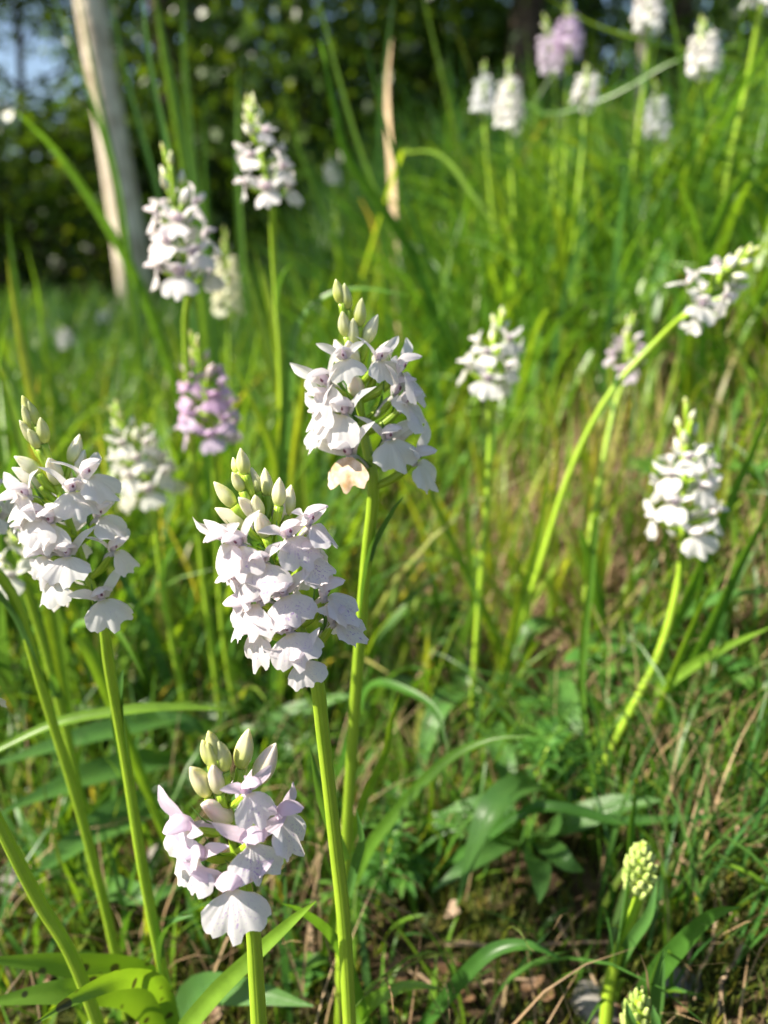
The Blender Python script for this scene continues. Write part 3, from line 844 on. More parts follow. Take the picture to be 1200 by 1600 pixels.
# --- far ones on the bank
orchid('white cone shaped spike against the dark wood, on a bright green stem', (1098, 32), (1100, 112), .74, [(1098, 180), (1095, 300), (1092, 380)], WHITE, .1, nopen=18, nbuds=8, near=False, size=.95)
orchid('white spike highest on the bank, right above the hazy bluish one', (1012, -40), (1014, 42), .80, [(1010, 100), (998, 200), (985, 300)], WHITE, .1, nopen=20, nbuds=6, near=False, size=.95)
orchid('taller of two pale lilac spikes touching on the bank', (888, 6), (890, 78), .85, [(886, 160), (880, 300)], LILAC, .4, nopen=18, nbuds=8, near=False, size=.95)
orchid('shorter of two pale lilac spikes touching on the bank', (852, 28), (866, 112), .88, [(868, 190), (864, 320)], (.78, .68, .84), .4, nopen=18, nbuds=8, near=False, size=.95)
orchid('small bright white spike below the pair of lilac spikes', (918, 104), (914, 162), .80, [(910, 240), (902, 320)], WHITE, .1, nopen=12, nbuds=5, near=False, size=.9)
orchid('plump bright white spike touching a bluish smaller one', (796, 95), (796, 198), .84, [(800, 280), (803, 360)], WHITE, .1, nopen=22, nbuds=6, near=False, size=.95)
orchid('small bluish white spike pressed against the plump white one', (757, 100), (756, 175), .90, [(762, 260), (770, 340)], (.80, .82, .86), .2, nopen=14, nbuds=6, near=False, size=.9)
orchid('hazy bluish white spike among tall grass stems on the bank', (1025, 128), (1028, 215), .95, [(1022, 280), (1018, 340)], (.80, .82, .86), .2, nopen=18, nbuds=5, near=False, size=.95)
orchid('white orchid on the thickest and tallest stem of the bank', (1196, -70), (1190, 8), .62, [(1170, 120), (1140, 260), (1120, 400), (1110, 520)], WHITE, .2, nopen=12, nbuds=5, near=False, size=.9, rad=.0026)
orchid('tiny white spike in the dark gap beside the tall slim one', (512, 242), (522, 285), 1.25, [(524, 330), (526, 380)], WHITE, .1, nopen=9, nbuds=4, near=False, size=.8)
orchid('cream yellowish spike blurred behind the pale lilac one', (352, 360), (356, 490), .80, [(358, 560), (360, 620)], (.84, .84, .62), 0, nopen=20, nbuds=8, near=False, size=.9)
orchid('small white spike deep in the grass beside the trunk foot', (92, 505), (106, 540), 1.35, [(106, 580), (108, 620)], WHITE, .1, nopen=12, nbuds=4, near=False, size=.9)
orchid('tiny white flower cluster right beneath the sunlit trunk', (166, 478), (160, 500), 1.7, [(160, 530), (160, 560)], WHITE, .1, nopen=7, nbuds=3, near=False, size=.8)
orchid('greenish budding spike peeping out behind the loose white spike', (28, 820), (36, 900), .36, [(60, 980), (88, 1080), (112, 1180)], (.84, .85, .76), .1, nopen=5, nbuds=14, size=.8)
orchid('white orchid on the long bare stem running beside the loose white spike', (-120, 640), (-48, 850), .27, [(20, 930), (70, 1090), (120, 1250), (160, 1400), (192, 1545)], WHITE, .2, nopen=14, nbuds=8, size=1.0, rad=.0018, stem_leaves=1)
orchid('lowest slanting bare orchid stem, running down beside the spotted leaves', (-150, 1000), (-80, 1130), .235, [(-30, 1230), (20, 1330), (62, 1410), (115, 1500)], WHITE, .2, nopen=10, nbuds=8, size=.9, stem_leaves=1, rad=.0019)

# --- two plants still in tight green bud
def bud_cone(label, base_px, stem, top, d, big, leaves, n=46):
    hit, hd = ground_hit(*base_px)
    base = hit.copy()
    pts = [at(px, py, d + (hd - d) * k / len(stem)) for k, (px, py) in enumerate(stem)] + [base - Vector((0, 0, .005))]
    o = thing('orchid', label, 'orchid', base, 'orchids still in bud')
    T = at(*top, d - .003)
    mb = MB(); mb.tube(spline([T] + pts, 26), [.0012] + [.0019 + .0008 * i / 24 for i in range(25)], 12)
    link('stem', mb.data('stem', [M_STEM], base), o)
    B = pts[0]; A = (T - B); Ls = A.length; A.normalize()
    Rt = (CX - A * CX.dot(A)).normalized(); Fw = Rt.cross(A)
    for k in range(n):
        u = k / (n - 1); az = k * 2.39996
        prof = math.sin(math.pi * min(1, .25 + .72 * u)) ** .7
        outw = Rt * math.sin(az) + Fw * math.cos(az)
        p = B + A * (Ls * u * .93) + outw * (.0036 * prof * big)
        dirn = (outw * (.75 - .6 * u) + A * .9).normalized()
        mb = MB()
        ln = (.0042 - .0012 * u) * big
        mb.tube([B + A * (Ls * u * .93 - .002), p], [.0008, .0009], 5, 0)
        mb.blob(p - dirn * ln * .4, dirn, ln, .00135 * big * (1 - .3 * u), 8, 7, 0)
        link('bud', mb.data('bud', [M_BUDGREEN], base), o, None, (.62, .70, .34, .55 + .2 * rf.random()))
    for lp, w, nrm in leaves:
        mb = MB(); mb.leaf(spline([at(*q) for q in lp], 14), leaf_widths(14, w, .8), nrm, 5, .6)
        link('leaf', mb.data('leaf', [M_OLEAF], base), o)
    PROTECT.append((960, 1300, 1045, 1480, d))
dd = .302
bud_cone('upright orchid with a round tight cone of green buds and two clasping leaves', (944, 1640), [(1000, 1392), (985, 1440), (962, 1500), (950, 1560)], (1004, 1318), dd, 1.42,
         [([(948, 1560, .318), (962, 1480, .308), (975, 1400, .300), (984, 1350, .297)], .006, Vector((.7, -.6, 0))),
          ([(958, 1530, .316), (988, 1470, .302), (1016, 1428, .294), (1027, 1375, .294)], .0046, Vector((-.7, -.6, .2)))])
bud_cone('low orchid bud cone wrapped in pointed green bracts just above the soil', (1005, 1690), [(1000, 1618), (1002, 1650)], (998, 1552), .272, 1.35,
         [([(990, 1640, .29), (1010, 1590, .285), (1022, 1530, .283), (1036, 1482, .282)], .0085, Vector((.2, -1, .1))),
          ([(1000, 1650, .27), (985, 1600, .262), (978, 1565, .262)], .004, Vector((.2, -1, .1))),
          ([(1010, 1650, .27), (1024, 1605, .262), (1020, 1570, .262)], .004, Vector((-.2, -1, .1)))], 40)

# --- rosettes without a flower
def rosette(label, base_px, leaves):
    hit, hd = ground_hit(*base_px)
    o = thing('leaf_rosette', label, 'rosette', hit)
    for lf in leaves:
        lp = spline([hit + Vector((0, 0, -.003))] + [Z(*q) for q in lf[0]], 16)
        mb = MB(); mb.leaf(lp, leaf_widths(16, lf[1], .45), lf[2] if len(lf) > 2 else Vector((0, -.45, 1)), 7, .3, 0, 0, .03)
        link('leaf', mb.data('leaf', [M_OLEAF], hit), o)
rosette('sprawling rosette of long dull green strap leaves behind the bare stems', (352, 1190),
        [([(300, 1125, .86), (180, 1140, .80), (-30, 1200, .76)], .020), ([(250, 1250, .88), (150, 1300, .84), (50, 1370, .82)], .024), ([(260, 1190, .86), (140, 1215, .80), (0, 1270, .76)], .021),
         ([(420, 1130, .88), (500, 1100, .84), (560, 1085, .82)], .012), ([(330, 1150, .86), (240, 1120, .82), (120, 1105, .80)], .012)])
rosette('rosette of broad dark green lance leaves under the straight dark stem', (825, 1300),
        [([(790, 1275, .93), (745, 1262, .9), (690, 1268, .9)], .015), ([(850, 1320, .92), (880, 1345, .9), (912, 1362, .92)], .013), ([(832, 1330, .9), (842, 1370, .87), (842, 1412, .87)], .013, Vector((0, -1, .6))),
         ([(790, 1315, .93), (740, 1345, .9), (676, 1392, .91)], .011), ([(700, 1285, .95), (660, 1290, .95), (625, 1262, .95)], .011), ([(880, 1290, .93), (960, 1260, .9), (1040, 1250, .9)], .014)])
rosette('pair of broad shiny grey green leaves reaching out of the bank', (1030, 1010),
        [([(1060, 970, .93), (1130, 938, .89), (1240, 915, .86)], .017), ([(990, 1010, .95), (930, 1030, .94), (870, 1060, .95)], .013)])
rosette('small rosette of upright folded leaves between the bare stems', (120, 1400),
        [([(118, 1340, .93), (150, 1270, .87), (210, 1200, .84)], .011, Vector((.3, -1, .3))), ([(90, 1360, .92), (40, 1290, .88), (20, 1240, .86)], .009, Vector((-.3, -1, .3))), ([(170, 1390, .94), (230, 1400, .92), (290, 1380, .92)], .012)])

# ------------------------------------------------------------------ single grass blades that stand out
def px_blade(pts, w, d0, d1, label, group, name='grass_blade', mat=None, ground=True, tw=0.0, face=None, cat='grass blade', keel=.35):
    """pts from tip to base in picture pixels, depth d0 at the tip to d1 at the base; carried on to the soil"""
    P = [at(px, py, d0 + (d1 - d0) * i / (len(pts) - 1)) for i, (px, py) in enumerate(pts)]
    e = P[-1]
    if ground and e.z > gz(e.x, e.y):
        dr = (P[-1] - P[-2]).normalized(); dr = Vector((dr.x * .6, dr.y * .6, min(dr.z, -.6))).normalized()
        q = e.copy()
        for _ in range(400):
            q = q + dr * .005
            if q.z < gz(q.x, q.y): break
        P += [e.lerp(q, .5), q]
    base = P[-1].copy()
    if ground: base.z = gz(base.x, base.y); P[-1] = base - Vector((0, 0, .004))
    line = spline(P[::-1], 22)
    wid = [w * (.55 + .45 * min(1, i / 6)) * (1 - max(0, (i / 21 - .35) / .65) ** 2.2 * .97) for i in range(22)]
    mb = MB(); mb.leaf(line, wid, face or Vector((.25, -1, .25)), 5, keel, 0, tw)
    me = mb.data('blade', [mat or M_BLADE], base)
    o = link(name, me); o.location = base
    return tag(o, label, cat, group)

TALL = 'long upright green grass blade rising before the dark wood'
for pts, w, d in [([(70, -40), (130, 120), (178, 270), (200, 420)], .008, .75), ([(112, -60), (150, 130), (182, 280), (206, 430)], .007, .85), ([(215, -60), (236, 110), (266, 260), (300, 520)], .006, .55),
                  ([(236, -40), (262, 110), (290, 260), (318, 460)], .013, .72), ([(285, -60), (288, 100), (302, 260), (325, 430)], .009, .85), ([(160, -60), (200, 130), (246, 300), (270, 430)], .006, .8),
                  ([(318, 150), (320, 260), (326, 380), (338, 520)], .008, .95), ([(372, 100), (370, 250), (376, 380), (384, 520)], .010, .9),
                  ([(488, -40), (520, 90), (560, 230), (612, 380)], .006, .8), ([(620, -40), (600, 110), (590, 240), (600, 420)], .006, .85), ([(648, -60), (690, 120), (716, 230), (730, 380)], .007, .9),
                  ([(560, 20), (598, 180), (640, 330), (690, 470)], .006, .75), ([(700, 60), (712, 200), (716, 330), (712, 470)], .008, .95), ([(1040, -30), (1068, 140), (1082, 280), (1082, 420)], .009, .7),
                  ([(820, 40), (836, 170), (848, 300), (856, 430)], .005, .8), ([(40, 380), (60, 460), (70, 540), (90, 640)], .006, .8), ([(10, 330), (22, 420), (40, 520), (60, 620)], .007, .7), ([(440, 120), (470, 240), (520, 360), (580, 480)], .006, .8), ([(770, 260), (800, 350), (815, 430), (820, 520)], .008, .8), ([(940, 230), (900, 330), (880, 420), (870, 520)], .008, .75), ([(1180, 120), (1172, 260), (1160, 400), (1150, 520)], .009, .65), ([(960, 150), (978, 260), (985, 360), (990, 460)], .007, .8)]:
    px_blade(pts, w, d * .97, d * 1.05, TALL, 'tall blades before the wood', tw=rf.uniform(-.6, .6))
px_blade([(498, 60), (508, 90), (524, 170), (552, 260), (640, 390)], .011, .60, .78, 'broad grass blade with a pale sunlit tip beside the tall slim spike', None, face=Vector((-.6, -1, .3)))
px_blade([(612, 60), (606, 130), (608, 200), (613, 262)], .0135, 1.0, 1.02, 'dry brown upright stalk standing before the dark wood', None, 'dry_stalk', M_DRY, cat='stalk', face=Vector((-.8, -.7, .1)))
px_blade([(20, 170), (90, 240), (165, 350), (228, 470)], .010, .68, .80, 'dark bluish grass blade slanting across the shade beside the pale trunk', None)
px_blade([(1215, 58), (1060, 92), (960, 145), (860, 180), (760, 190)], .006, .72, .9, 'thin grass stem lying across the upper bank behind the white spikes', 'stems across the bank')
px_blade([(830, -20), (930, 40), (1040, 72), (1160, 100), (1230, 110)], .006, .74, .9, 'thin grass stem lying across the upper bank behind the white spikes', 'stems across the bank')
px_blade([(1215, 235), (1150, 290), (1112, 370), (1088, 470)], .010, .55, .62, 'pale shining grass blade bowed beside the thick tall stem', None)
px_blade([(820, 420), (740, 310), (690, 246), (640, 240), (618, 270)], .008, .66, .8, 'grass blade bowed over in an arch beside the dry brown stalk', None, face=Vector((0, -.6, 1)))
px_blade([(640, 462), (560, 452), (500, 470), (462, 520), (450, 620)], .007, .42, .46, 'grass blade arching sideways behind the tall white buds', None, face=Vector((0, -.6, 1)))
px_blade([(1215, 975), (1120, 1018), (1030, 1075), (930, 1150)], .0075, .36, .44, 'straight pale green blade slanting below the broad shiny leaves', None, face=Vector((-.3, -.8, .6)))
px_blade([(940, 1368), (926, 1230), (908, 1060), (922, 900), (930, 800)], .0052, .37, .47, 'narrow green blade hanging straight down with a brown tip', None)
px_blade([(830, 1150), (760, 1158), (690, 1195), (620, 1270), (575, 1330)], .006, .33, .36, 'bright green blade bowed over the dark soil beside the paired stems', None, face=Vector((0, -.6, 1)))
px_blade([(700, 1180), (680, 1110), (630, 1078), (585, 1070), (560, 1110)], .006, .36, .42, 'dark green blade curling over behind the paired stems', None, face=Vector((0, -.5, 1)))
px_blade([(1215, 590), (1180, 690), (1110, 850), (1040, 1000), (985, 1110)], .008, .38, .46, 'long dark green blade beside the white spike on the bent stem', 'blades beside the bent stem')
px_blade([(1215, 770), (1160, 870), (1100, 1000), (1040, 1120)], .009, .36, .43, 'long dark green blade beside the white spike on the bent stem', 'blades beside the bent stem')
px_blade([(1125, 885), (1080, 980), (1040, 1080), (1015, 1150)], .006, .36, .42, 'slim upright blade just below the white spike on the bent stem', None)
px_blade([(1108, 820), (1096, 900), (1080, 1000), (1060, 1100)], .005, .40, .46, 'narrowest blade rising straight beside the stem of the bent stemmed spike', None) 
px_blade([(494, 1408), (455, 1440), (390, 1500), (330, 1560), (270, 1640)], .0062, .235, .26, 'dark green blade slanting behind the short pink orchid', None, face=Vector((-.4, -.8, .4)))
px_blade([(440, 1412), (470, 1425), (510, 1455), (540, 1500)], .0042, .24, .28, 'little forked green blade bending towards the paired stems', None, face=Vector((0, -.6, 1)))
px_blade([(1158, 1416), (1110, 1432), (1060, 1480), (1020, 1530)], .0075, .27, .30, 'short twisted grass blade with a shining pale tip over dry stems', None, face=Vector((-.4, -.7, .7)))
px_blade([(900, 820), (912, 850), (922, 890), (932, 930)], .008, .44, .47, 'short bright blade forking off a bright green stem', None)
px_blade([(1000, 1200), (985, 1300), (990, 1380), (1000, 1440)], .006, .33, .36, 'grey green blade standing behind the round green bud cone', None)
px_blade([(1200, 1270), (1080, 1278), (960, 1282), (840, 1262)], .0055, .35, .38, 'long blade lying flat across the litter behind the green bud cone', None, face=Vector((0, -.6, 1)))
px_blade([(560, 1270), (600, 1180), (610, 1130), (625, 1080)][::-1], .004, .30, .33, 'thin dark blade close behind the paired stems', None)
px_blade([(690, 1545), (640, 1540), (590, 1560), (560, 1590)], .006, .285, .30, 'small shiny blade bent over at the foot of the paired stems', None, face=Vector((0, -.6, 1)))
px_blade([(880, 1500), (830, 1478), (780, 1482), (740, 1510)], .006, .30, .31, 'pale blade arched low over twigs and moss', None, face=Vector((0, -.5, 1)))
px_blade([(150, 1040), (120, 990), (130, 975), (180, 985), (225, 1060)][::-1], .006, .34, .36, 'grey green blade curling over behind the loose white spike', None, face=Vector((0, -.5, 1)))
px_blade([(360, 1110), (280, 1105), (200, 1110), (90, 1130), (-20, 1180)], .005, .33, .32, 'yellowing blade lying across the dull strap leaves', None, face=Vector((0, -.6, 1)), ground=False)
for pts, w, d in [([(10, 400), (30, 520), (55, 640), (80, 760)], .008, .48), ([(-10, 560), (20, 640), (50, 760), (70, 880)], .009, .42), ([(410, 420), (440, 560), (460, 680), (470, 800)], .010, .5),
                  ([(380, 400), (415, 540), (450, 680), (455, 820)], .010, .55), ([(480, 560), (470, 640), (460, 720), (455, 860)], .008, .5), ([(860, 700), (850, 790), (830, 880), (800, 990)], .006, .46),
                  ([(980, 700), (950, 820), (935, 900), (930, 1000)], .010, .5), ([(700, 560), (740, 700), (760, 830), (765, 930)], .007, .55), ([(640, 620), (670, 760), (720, 880), (770, 990)], .007, .48),
                  ([(1140, 620), (1130, 760), (1100, 900), (1080, 980)], .008, .5), ([(840, 560), (870, 700), (850, 830), (820, 930)], .007, .55),
                  ([(395, 380), (425, 500), (440, 600), (445, 740)], .009, .6), ([(430, 470), (436, 560), (440, 660), (446, 780)], .008, .52), ([(360, 560), (400, 640), (430, 720), (440, 820)], .008, .5), ([(1095, 300), (1090, 420), (1080, 540), (1070, 660)], .009, .6),
                  ([(740, 640), (728, 760), (735, 880), (742, 1000)], .006, .5), ([(900, 560), (930, 690), (925, 800), (920, 900)], .008, .56)]:
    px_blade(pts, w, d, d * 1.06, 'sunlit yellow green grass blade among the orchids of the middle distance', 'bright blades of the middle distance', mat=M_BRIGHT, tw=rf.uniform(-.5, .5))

# ------------------------------------------------------------------ grass, straw, moss: uncountable
def blades(N, sampler, length, width, bend, K=7, r=None, droop=0.0, protect=True, near_limit=.30):
    p = sampler(N); N = len(p)
    az = r.uniform(0, 2 * np.pi, N); L = length(p, r); w = width(p, r) * r.uniform(.7, 1.3, N); bd = bend(p, r)
    h = np.stack([np.cos(az), np.sin(az)], -1)
    t = np.linspace(0, 1, K + 1)
    ang0 = r.uniform(0.03, .35, N)
    ang = ang0[:, None] + bd[:, None] * t[None, :] ** 1.4
    dz = np.cos(ang) / K * L[:, None]; dh = np.sin(ang) / K * L[:, None]
    zc = np.concatenate([np.zeros((N, 1)), np.cumsum(dz[:, :-1], 1)], 1); hc = np.concatenate([np.zeros((N, 1)), np.cumsum(dh[:, :-1], 1)], 1)
    base = np.stack([p[:, 0], p[:, 1], ground_z(p[:, 0], p[:, 1]) - .004], -1)
    c = np.zeros((N, K + 1, 3))
    sway = r.normal(size=N) * .25
    perp = np.stack([-h[:, 1], h[:, 0]], -1)
    c[..., 0] = base[:, 0, None] + h[:, 0, None] * hc + perp[:, 0, None] * sway[:, None] * hc * t
    c[..., 1] = base[:, 1, None] + h[:, 1, None] * hc + perp[:, 1, None] * sway[:, None] * hc * t
    c[..., 2] = base[:, 2, None] + zc
    c[..., 2] = np.maximum(c[..., 2], ground_z(c[..., 0], c[..., 1]) + .002 * t)
    px, py, d = project(c)
    ok = (d > .17).all(1) | True
    infr = (px > -60) & (px < 1260) & (py > -60) & (py < 1660)
    bad = (infr & (d < near_limit) & (py < 1420)).any(1) | (infr & (d < .22)).any(1)
    if protect:
        for (x0, y0, x1, y1, dd_) in PROTECT:
            bad |= ((px > x0) & (px < x1) & (py > y0) & (py < y1) & (d < dd_ + .03)).any(1)
    k = ~bad
    c = c[k]; w = w[k]; perp = perp[k]; N = len(c)
    tw = r.normal(size=N) * .9
    side = np.zeros((N, K + 1, 3))
    ca = np.cos(tw[:, None] * t); sa = np.sin(tw[:, None] * t)
    side[..., 0] = perp[:, 0, None] * ca; side[..., 1] = perp[:, 1, None] * ca; side[..., 2] = sa * .7
    wt = (w[:, None] * (.5 + .5 * np.minimum(1, t * 4)) * (1 - np.clip((t - .3) / .7, 0, 1) ** 2 * .96))[..., None]
    mid = c.copy(); mid[..., 2] -= wt[..., 0] * .16
    v = np.stack([c - side * wt * .5, mid, c + side * wt * .5], 2)            # N,K+1,3,3
    idx = np.arange(N * (K + 1) * 3).reshape(N, K + 1, 3)
    f = np.stack([np.stack([idx[:, :-1, j], idx[:, :-1, j + 1], idx[:, 1:, j + 1], idx[:, 1:, j]], -1) for j in (0, 1)], 2).reshape(-1, 4)
    rd = np.repeat(r.uniform(0, .999, N), (K + 1) * 3)
    return v.reshape(-1, 3), f, rd

def sampler(r, y0, y1, weight, half=.55, pad=.18, power=1.0):
    def f(N):
        out = []
        tot = 0
        while tot < N:
            y = y0 + (y1 - y0) * r.uniform(0, 1, N * 2) ** power
            x = r.uniform(-1, 1, N * 2) * (half * y1 + pad)
            ok = (np.abs(x) < half * y + pad) & (r.uniform(0, 1, N * 2) < weight(x, y))
            q = np.stack([x, y], -1)[ok]; out.append(q); tot += len(q)
        return np.concatenate(out)[:N]
    return f

def tufts(x, y, s, th):
    return np.sin(s * x + 1.7 * np.sin(s * .7 * y)) * np.sin(s * y * 1.1 + 2.1 * np.sin(s * .6 * x)) > th

def patch(x, y):
    return np.minimum(1, 1.5 * np.exp(-(((x - .12) / .15) ** 2 + ((y - .57) / .17) ** 2)))

def wt_mid(x, y):
    sparse = np.exp(-(((x - .12) / .20) ** 2 + ((y - .62) / .22) ** 2))
    w = 1 - .93 * np.minimum(1, 1.4 * sparse)
    return w * np.where(tufts(x, y, 38, -.1), 1, .35)

rg = np.random.default_rng(5)
for bx in ((610, 1235, 930, 1415, .36), (-20, 1090, 345, 1370, .33), (-20, 1490, 260, 1610, .26), (290, 1540, 480, 1600, .27), (1060, 880, 1210, 980, .40)): PROTECT.append(bx)
# low grass close by
v, f, rd = blades(3600, sampler(rg, .22, .62, lambda x, y: np.where(tufts(x, y, 45, -.2), 1, .25) * np.clip((y - .18) / .2, .3, 1) * (1 - .85 * patch(x, y))), lambda p, r: r.uniform(.03, .11, len(p)) * np.clip(p[:, 1] / .45, .4, 1.2), lambda p, r: np.full(len(p), .0030), lambda p, r: r.uniform(.2, 2.0, len(p)), r=rg)
tag(link('near_grass', np_mesh('near_grass', v, f, [M_GRASS], rd)), 'short green grass between moss and litter around the stems', 'grass', kind='stuff')
v, f, rd = blades(1300, sampler(rg, .24, .5, lambda x, y: np.clip((x + .02) * 6, .1, 1) * (1 - .9 * patch(x, y))), lambda p, r: r.uniform(.05, .13, len(p)), lambda p, r: np.full(len(p), .0021), lambda p, r: r.uniform(.3, 2.0, len(p)), r=rg, near_limit=.29)
tag(link('fine_grass', np_mesh('fine_grass', v, f, [M_GRASS_FAR], rd)), 'fine grey green grass over moss and straw', 'grass', kind='stuff')
# meadow of the middle distance
v, f, rd = blades(7000, sampler(rg, .45, 1.5, wt_mid), lambda p, r: (r.uniform(.10, .27, len(p)) + .10 * r.uniform(0, 1, len(p)) ** 4) * np.where((np.abs(p[:, 0] - .16) < .2) & (p[:, 1] < .85), .55, 1), lambda p, r: .0035 + .0065 * r.uniform(0, 1, len(p)) ** 2, lambda p, r: r.uniform(.1, 1.7, len(p)), r=rg)
tag(link('meadow_grass', np_mesh('meadow_grass', v, f, [M_GRASS], rd)), 'lush green meadow grass of the middle distance', 'grass', kind='stuff')
v, f, rd = blades(3600, sampler(rg, .62, 1.6, lambda x, y: np.clip((x + .25 * y - .12) * 4, 0, 1) * (1 - patch(x, y))), lambda p, r: r.uniform(.14, .32, len(p)), lambda p, r: .005 + .007 * r.uniform(0, 1, len(p)) ** 2, lambda p, r: r.uniform(.1, 1.9, len(p)), r=rg)
tag(link('bank_grass', np_mesh('bank_grass', v, f, [M_BLADE], rd)), 'dense broad bladed grass covering the rising bank', 'grass', kind='stuff')
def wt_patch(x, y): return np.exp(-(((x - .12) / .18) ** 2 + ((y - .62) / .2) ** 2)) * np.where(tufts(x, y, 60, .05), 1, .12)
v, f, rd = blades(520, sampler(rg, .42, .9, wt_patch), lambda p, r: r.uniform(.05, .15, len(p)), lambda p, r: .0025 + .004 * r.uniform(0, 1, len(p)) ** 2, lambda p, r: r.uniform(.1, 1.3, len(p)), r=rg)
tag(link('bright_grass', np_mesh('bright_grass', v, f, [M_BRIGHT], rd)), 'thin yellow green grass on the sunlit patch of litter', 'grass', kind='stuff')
# farther, taller grass up to the wood
v, f, rd = blades(14000, sampler(rg, 1.3, 5.5, lambda x, y: np.where(tufts(x, y, 9, -.3), 1, .5) * np.where(x < -.1 * y, np.clip(1.5 - .35 * y, .12, 1), 1), power=1.4), lambda p, r: r.uniform(.18, .42, len(p)) * np.where(p[:, 0] < -.2, .75, 1.0), lambda p, r: .0065 + .0012 * p[:, 1], lambda p, r: r.uniform(.1, 1.6, len(p)), K=6, r=rg)
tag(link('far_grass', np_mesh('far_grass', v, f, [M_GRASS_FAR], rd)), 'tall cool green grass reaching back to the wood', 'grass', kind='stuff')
# straw and dead stems
v, f, rd = blades(5200, sampler(rg, .2, 1.1, lambda x, y: .22 + .78 * np.exp(-(((x - .18) / .25) ** 2 + ((y - .5) / .35) ** 2))), lambda p, r: r.uniform(.03, .12, len(p)), lambda p, r: np.full(len(p), .0009), lambda p, r: r.uniform(.8, 1.5, len(p)), K=6, r=rg)
tag(link('straw', np_mesh('straw', v, f, [M_STRAW], rd)), 'dry beige straw and dead grass lying on the soil', 'straw', kind='stuff')
# moss shoots
v, f, rd = blades(60000, sampler(rg, .18, .75, lambda x, y: np.where(tufts(x, y, 24, -.3), 1, .3) * (1 - .8 * patch(x, y))), lambda p, r: r.uniform(.006, .02, len(p)), lambda p, r: np.full(len(p), .0016), lambda p, r: r.uniform(.1, 1.5, len(p)), K=3, r=rg, protect=False, near_limit=.2)
tag(link('moss', np_mesh('moss', v, f, [M_MOSS], rd)), 'yellow green moss cushions on the soil', 'moss', kind='stuff')

# ------------------------------------------------------------------ litter: dead leaves, twigs, stones
def dead_leaf_mesh(seed):
    r = random.Random(seed); mb = MB(); L_ = r.uniform(.018, .034)
    cu = r.uniform(-1.2, 1.2)
    pts = [Vector((L_ * (i / 9 - .5), .1 * L_ * math.sin(i * .5), L_ * .25 * cu * ((i / 9 - .5) ** 2) * 2 + .003)) for i in range(10)]
    wid = [L_ * r.uniform(.5, .62) * max(.05, math.sin(math.pi * (.04 + .93 * i / 9)) ** .7 * (1 + .14 * math.sin(i * 2.3 + seed))) for i in range(10)]
    mb.leaf(pts, wid, Vector((0, 0, 1)), 7, r.uniform(-.3, .6), 0, r.uniform(-.6, .6), .12)
    return mb.data('dead_leaf', [M_DEAD])
DL = [dead_leaf_mesh(k) for k in range(7)]
spots = [(885, 930), (905, 960), (860, 985), (1010, 940), (1085, 1250), (1140, 1165), (1130, 1255), (700, 1330), (640, 1345), (960, 1590), (1060, 1575), (210, 1345), (265, 1430), (320, 1445), (40, 1400), (20, 1360), (60, 1560), (330, 1600),
         (725, 1140), (840, 1110), (700, 800), (735, 760), (760, 820), (905, 880), (1100, 1290), (1170, 1260), (1165, 1240), (480, 1110), (450, 1150), (590, 1060), (1040, 1130), (770, 1340)]
rl = random.Random(9)
for _ in range(46): spots.append((rl.uniform(0, 1200), rl.uniform(840, 1600)))
for _ in range(90): spots.append((rl.gauss(850, 150), rl.uniform(720, 1060)))
for px, py in spots:
    h, hd = ground_hit(px, py)
    if h is None: continue
    o = link('dead_leaf', DL[rl.randrange(7)])
    s_ = rl.uniform(.3, .75)
    o.location = h + Vector((0, 0, .003)); o.rotation_euler = (rl.uniform(-.5, .5), rl.uniform(-.5, .5), rl.uniform(0, 6.28)); o.scale = (s_, s_, s_)
    tag(o, 'brown dead leaf lying in the litter among moss and grass', 'dead leaf', 'dead leaves on the soil')

def twig(pts, r0, label, group=None):
    P = [Z(px, py, .985) for px, py in pts]
    P = spline(P, 12); base = P[0].copy()
    P = [p + Vector((rl.uniform(-1, 1), rl.uniform(-1, 1), rl.uniform(-.3, 1))) * .0012 for p in P]
    mb = MB(); mb.tube(P, [r0 * (1 - .04 * i + .1 * math.sin(i * 2.1)) for i in range(12)], 6)
    o = link('twig', mb.data('twig', [M_TWIG], base)); o.location = base
    tag(o, label, 'twig', group)
for pts, r0 in [([(700, 1480), (830, 1478), (960, 1475)], .0011), ([(860, 1420), (900, 1490), (935, 1545)], .0012), ([(480, 1440), (492, 1500), (515, 1570)], .0016), ([(1050, 1330), (1100, 1370), (1150, 1440)], .0012),
                ([(720, 1540), (770, 1535), (830, 1530)], .001), ([(985, 1400), (1050, 1330), (1060, 1325)], .0012), ([(600, 1490), (660, 1530), (710, 1545)], .0011), ([(1080, 1440), (1075, 1500), (1070, 1560)], .0013),
                ([(1120, 1400), (1110, 1480), (1080, 1560)], .001), ([(300, 1350), (240, 1390), (200, 1440)], .001), ([(20, 1440), (90, 1410), (130, 1420)], .0013), ([(740, 1120), (790, 1180), (800, 1240)], .0011),
                ([(870, 1010), (940, 1050), (1010, 1060)], .0012), ([(1110, 1200), (1150, 1290), (1200, 1330)], .0012), ([(620, 1160), (680, 1170), (760, 1160)], .001), ([(1160, 1480), (1130, 1530), (1120, 1590)], .0012)]:
    twig(pts, r0, 'thin dry brown twig lying on moss and litter', 'twigs in the litter')

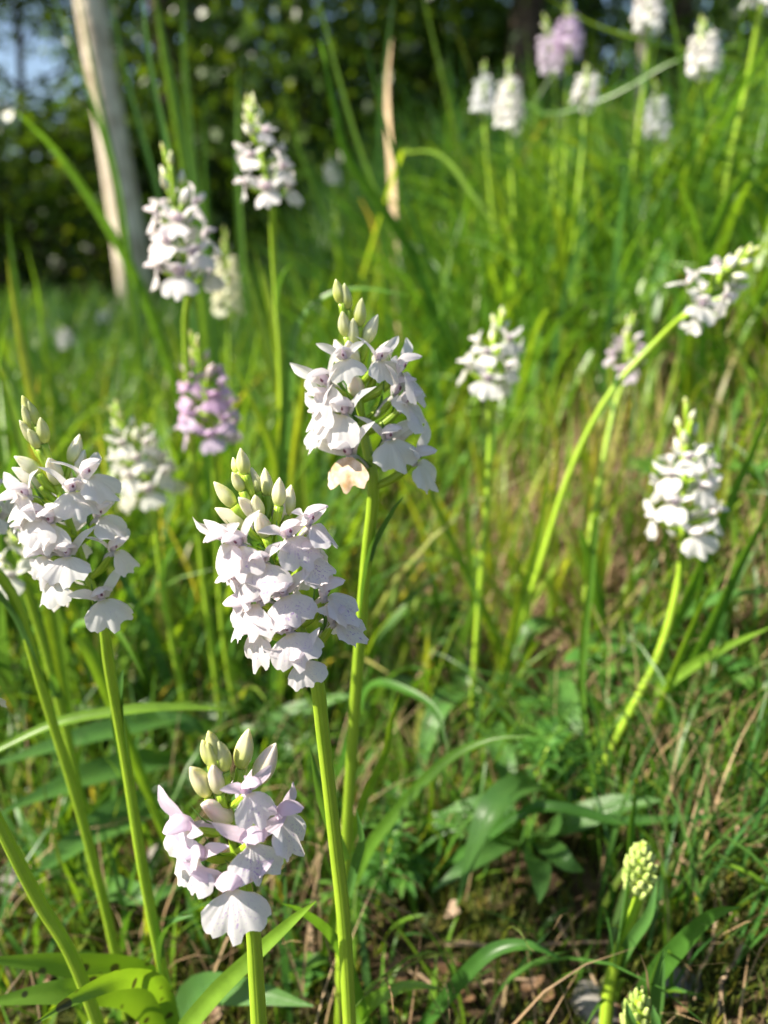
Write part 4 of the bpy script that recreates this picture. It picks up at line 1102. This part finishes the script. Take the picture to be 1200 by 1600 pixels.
def stone(px, py, s_, label):
    h, hd = ground_hit(px, py); r = random.Random(int(px))
    mb = MB(); P = []
    for i in range(9):
        la = math.pi * i / 8; row = []
        for j in range(13):
            lo = 2 * math.pi * (j % 12) / 12
            k = 1 + .16 * math.sin(3 * lo + i) * math.sin(la) + .12 * math.sin(2 * lo + r.random() * .3 + i * .7) * math.sin(la)
            row.append(Vector((math.sin(la) * math.cos(lo) * k * s_, math.sin(la) * math.sin(lo) * k * s_ * .75, math.cos(la) * s_ * .5)))
        P.append(row)
    mb.grid(P)
    o = link('stone', mb.data('stone', [M_STONE])); o.location = h + Vector((0, 0, s_ * .15)); o.rotation_euler = (.1, .15, r.uniform(0, 3))
    tag(o, label, 'stone')
stone(40, 1375, .018, 'largest grey stone half sunk in the soil near the bare stems')
stone(262, 1335, .014, 'dark grey stone between the bare stems and the short pink orchid')
stone(930, 1575, .013, 'grey stone beside the stem of the round green bud cone')
stone(1060, 1545, .011, 'small grey stone beside the low bud cone')

# ------------------------------------------------------------------ small broadleaved herbs
def herb(px, py, kind, h, label, group, sc_=1.0, seed=0):
    g_, hd = ground_hit(px, py); r = random.Random(seed + int(px * 7 + py))
    o = thing('herb', label, 'herb', g_, group)
    st = spline([Vector((0, 0, -.003)), Vector((r.uniform(-.004, .004), 0, h * .5)), Vector((r.uniform(-.01, .01), r.uniform(-.006, .006), h))], 10)
    mb = MB(); mb.tube(st, [.0009] * 5 + [.0007] * 5, 6); link('stem', mb.data('stem', [M_STEM]), o)
    def lf(p, az, ln, w, up, round_=False):
        e = Vector((math.cos(az), math.sin(az), up)).normalized()
        pts = spline([p, p + e * ln * .5 + Vector((0, 0, ln * .08)), p + e * ln + Vector((0, 0, -ln * .12))], 8)
        n_ = 8
        if round_: wid = [w * max(.06, math.sin(math.pi * (.03 + .94 * i / 7)) ** .6) for i in range(n_)]
        else: wid = leaf_widths(8, w, .4)
        m_ = MB(); m_.leaf(pts, wid, Vector((0, 0, 1)), 5, .3, 0, 0, .04); link('leaf', m_.data('leaf', [M_HERB]), o)
    if kind == 'whorl':
        for k in range(4):
            p = st[3 + 2 * k] if 3 + 2 * k < 10 else st[-1]
            for j in range(7): lf(p, j * .9 + k, sc_ * r.uniform(.009, .014), .0028 * sc_, r.uniform(.1, .5))
    elif kind == 'round':
        for k in range(5):
            p = st[2 + k * 2 if 2 + k * 2 < 10 else 9]
            for j in (0, 1): lf(p, k * 1.6 + j * math.pi + r.uniform(-.3, .3), sc_ * r.uniform(.012, .02), .011 * sc_, r.uniform(.1, .5), True)
    else:
        for k in range(5):
            a = k * 1.26 + r.uniform(-.2, .2); e = st[-1] + Vector((math.cos(a), math.sin(a), .3)) * .006
            for j in (-.9, -.45, 0, .45, .9): lf(e, a + j, sc_ * (.017 - .004 * abs(j)), .005 * sc_, .12)
HW = 'herb with whorls of narrow leaves growing in the shade'
for px, py, h, s_ in [(588, 1420, .045, 1.3), (600, 1350, .04, 1.2), (565, 1470, .03, 1.2), (830, 1290, .05, 1.3), (860, 1250, .045, 1.2), (1010, 1180, .03, 1.1)]:
    herb(px, py, 'whorl', h, HW, 'whorled herbs', s_)
for px, py, h, s_ in [(700, 1080, .04, 1.3), (660, 1010, .04, 1.2), (930, 1130, .045, 1.3), (890, 1120, .03, 1.1), (1015, 1120, .03, 1.0), (715, 1010, .035, 1.1), (310, 1180, .03, 1.1), (460, 1560, .015, .6), (1180, 850, .05, 1.4), (1150, 1130, .03, 1.1)]:
    herb(px, py, 'round', h, 'low herb with rounded bright green leaves in the sunlit litter', 'round leaved herbs', s_)
for px, py, h, s_ in [(850, 1240, .035, 1.2), (870, 1190, .03, 1.1), (620, 1400, .02, 1.0), (1000, 860, .06, 1.3), (960, 1090, .035, 1.1)]:
    herb(px, py, 'palm', h, 'herb with fingered dark green leaves near the lance leaf rosette', 'fingered herbs', s_)
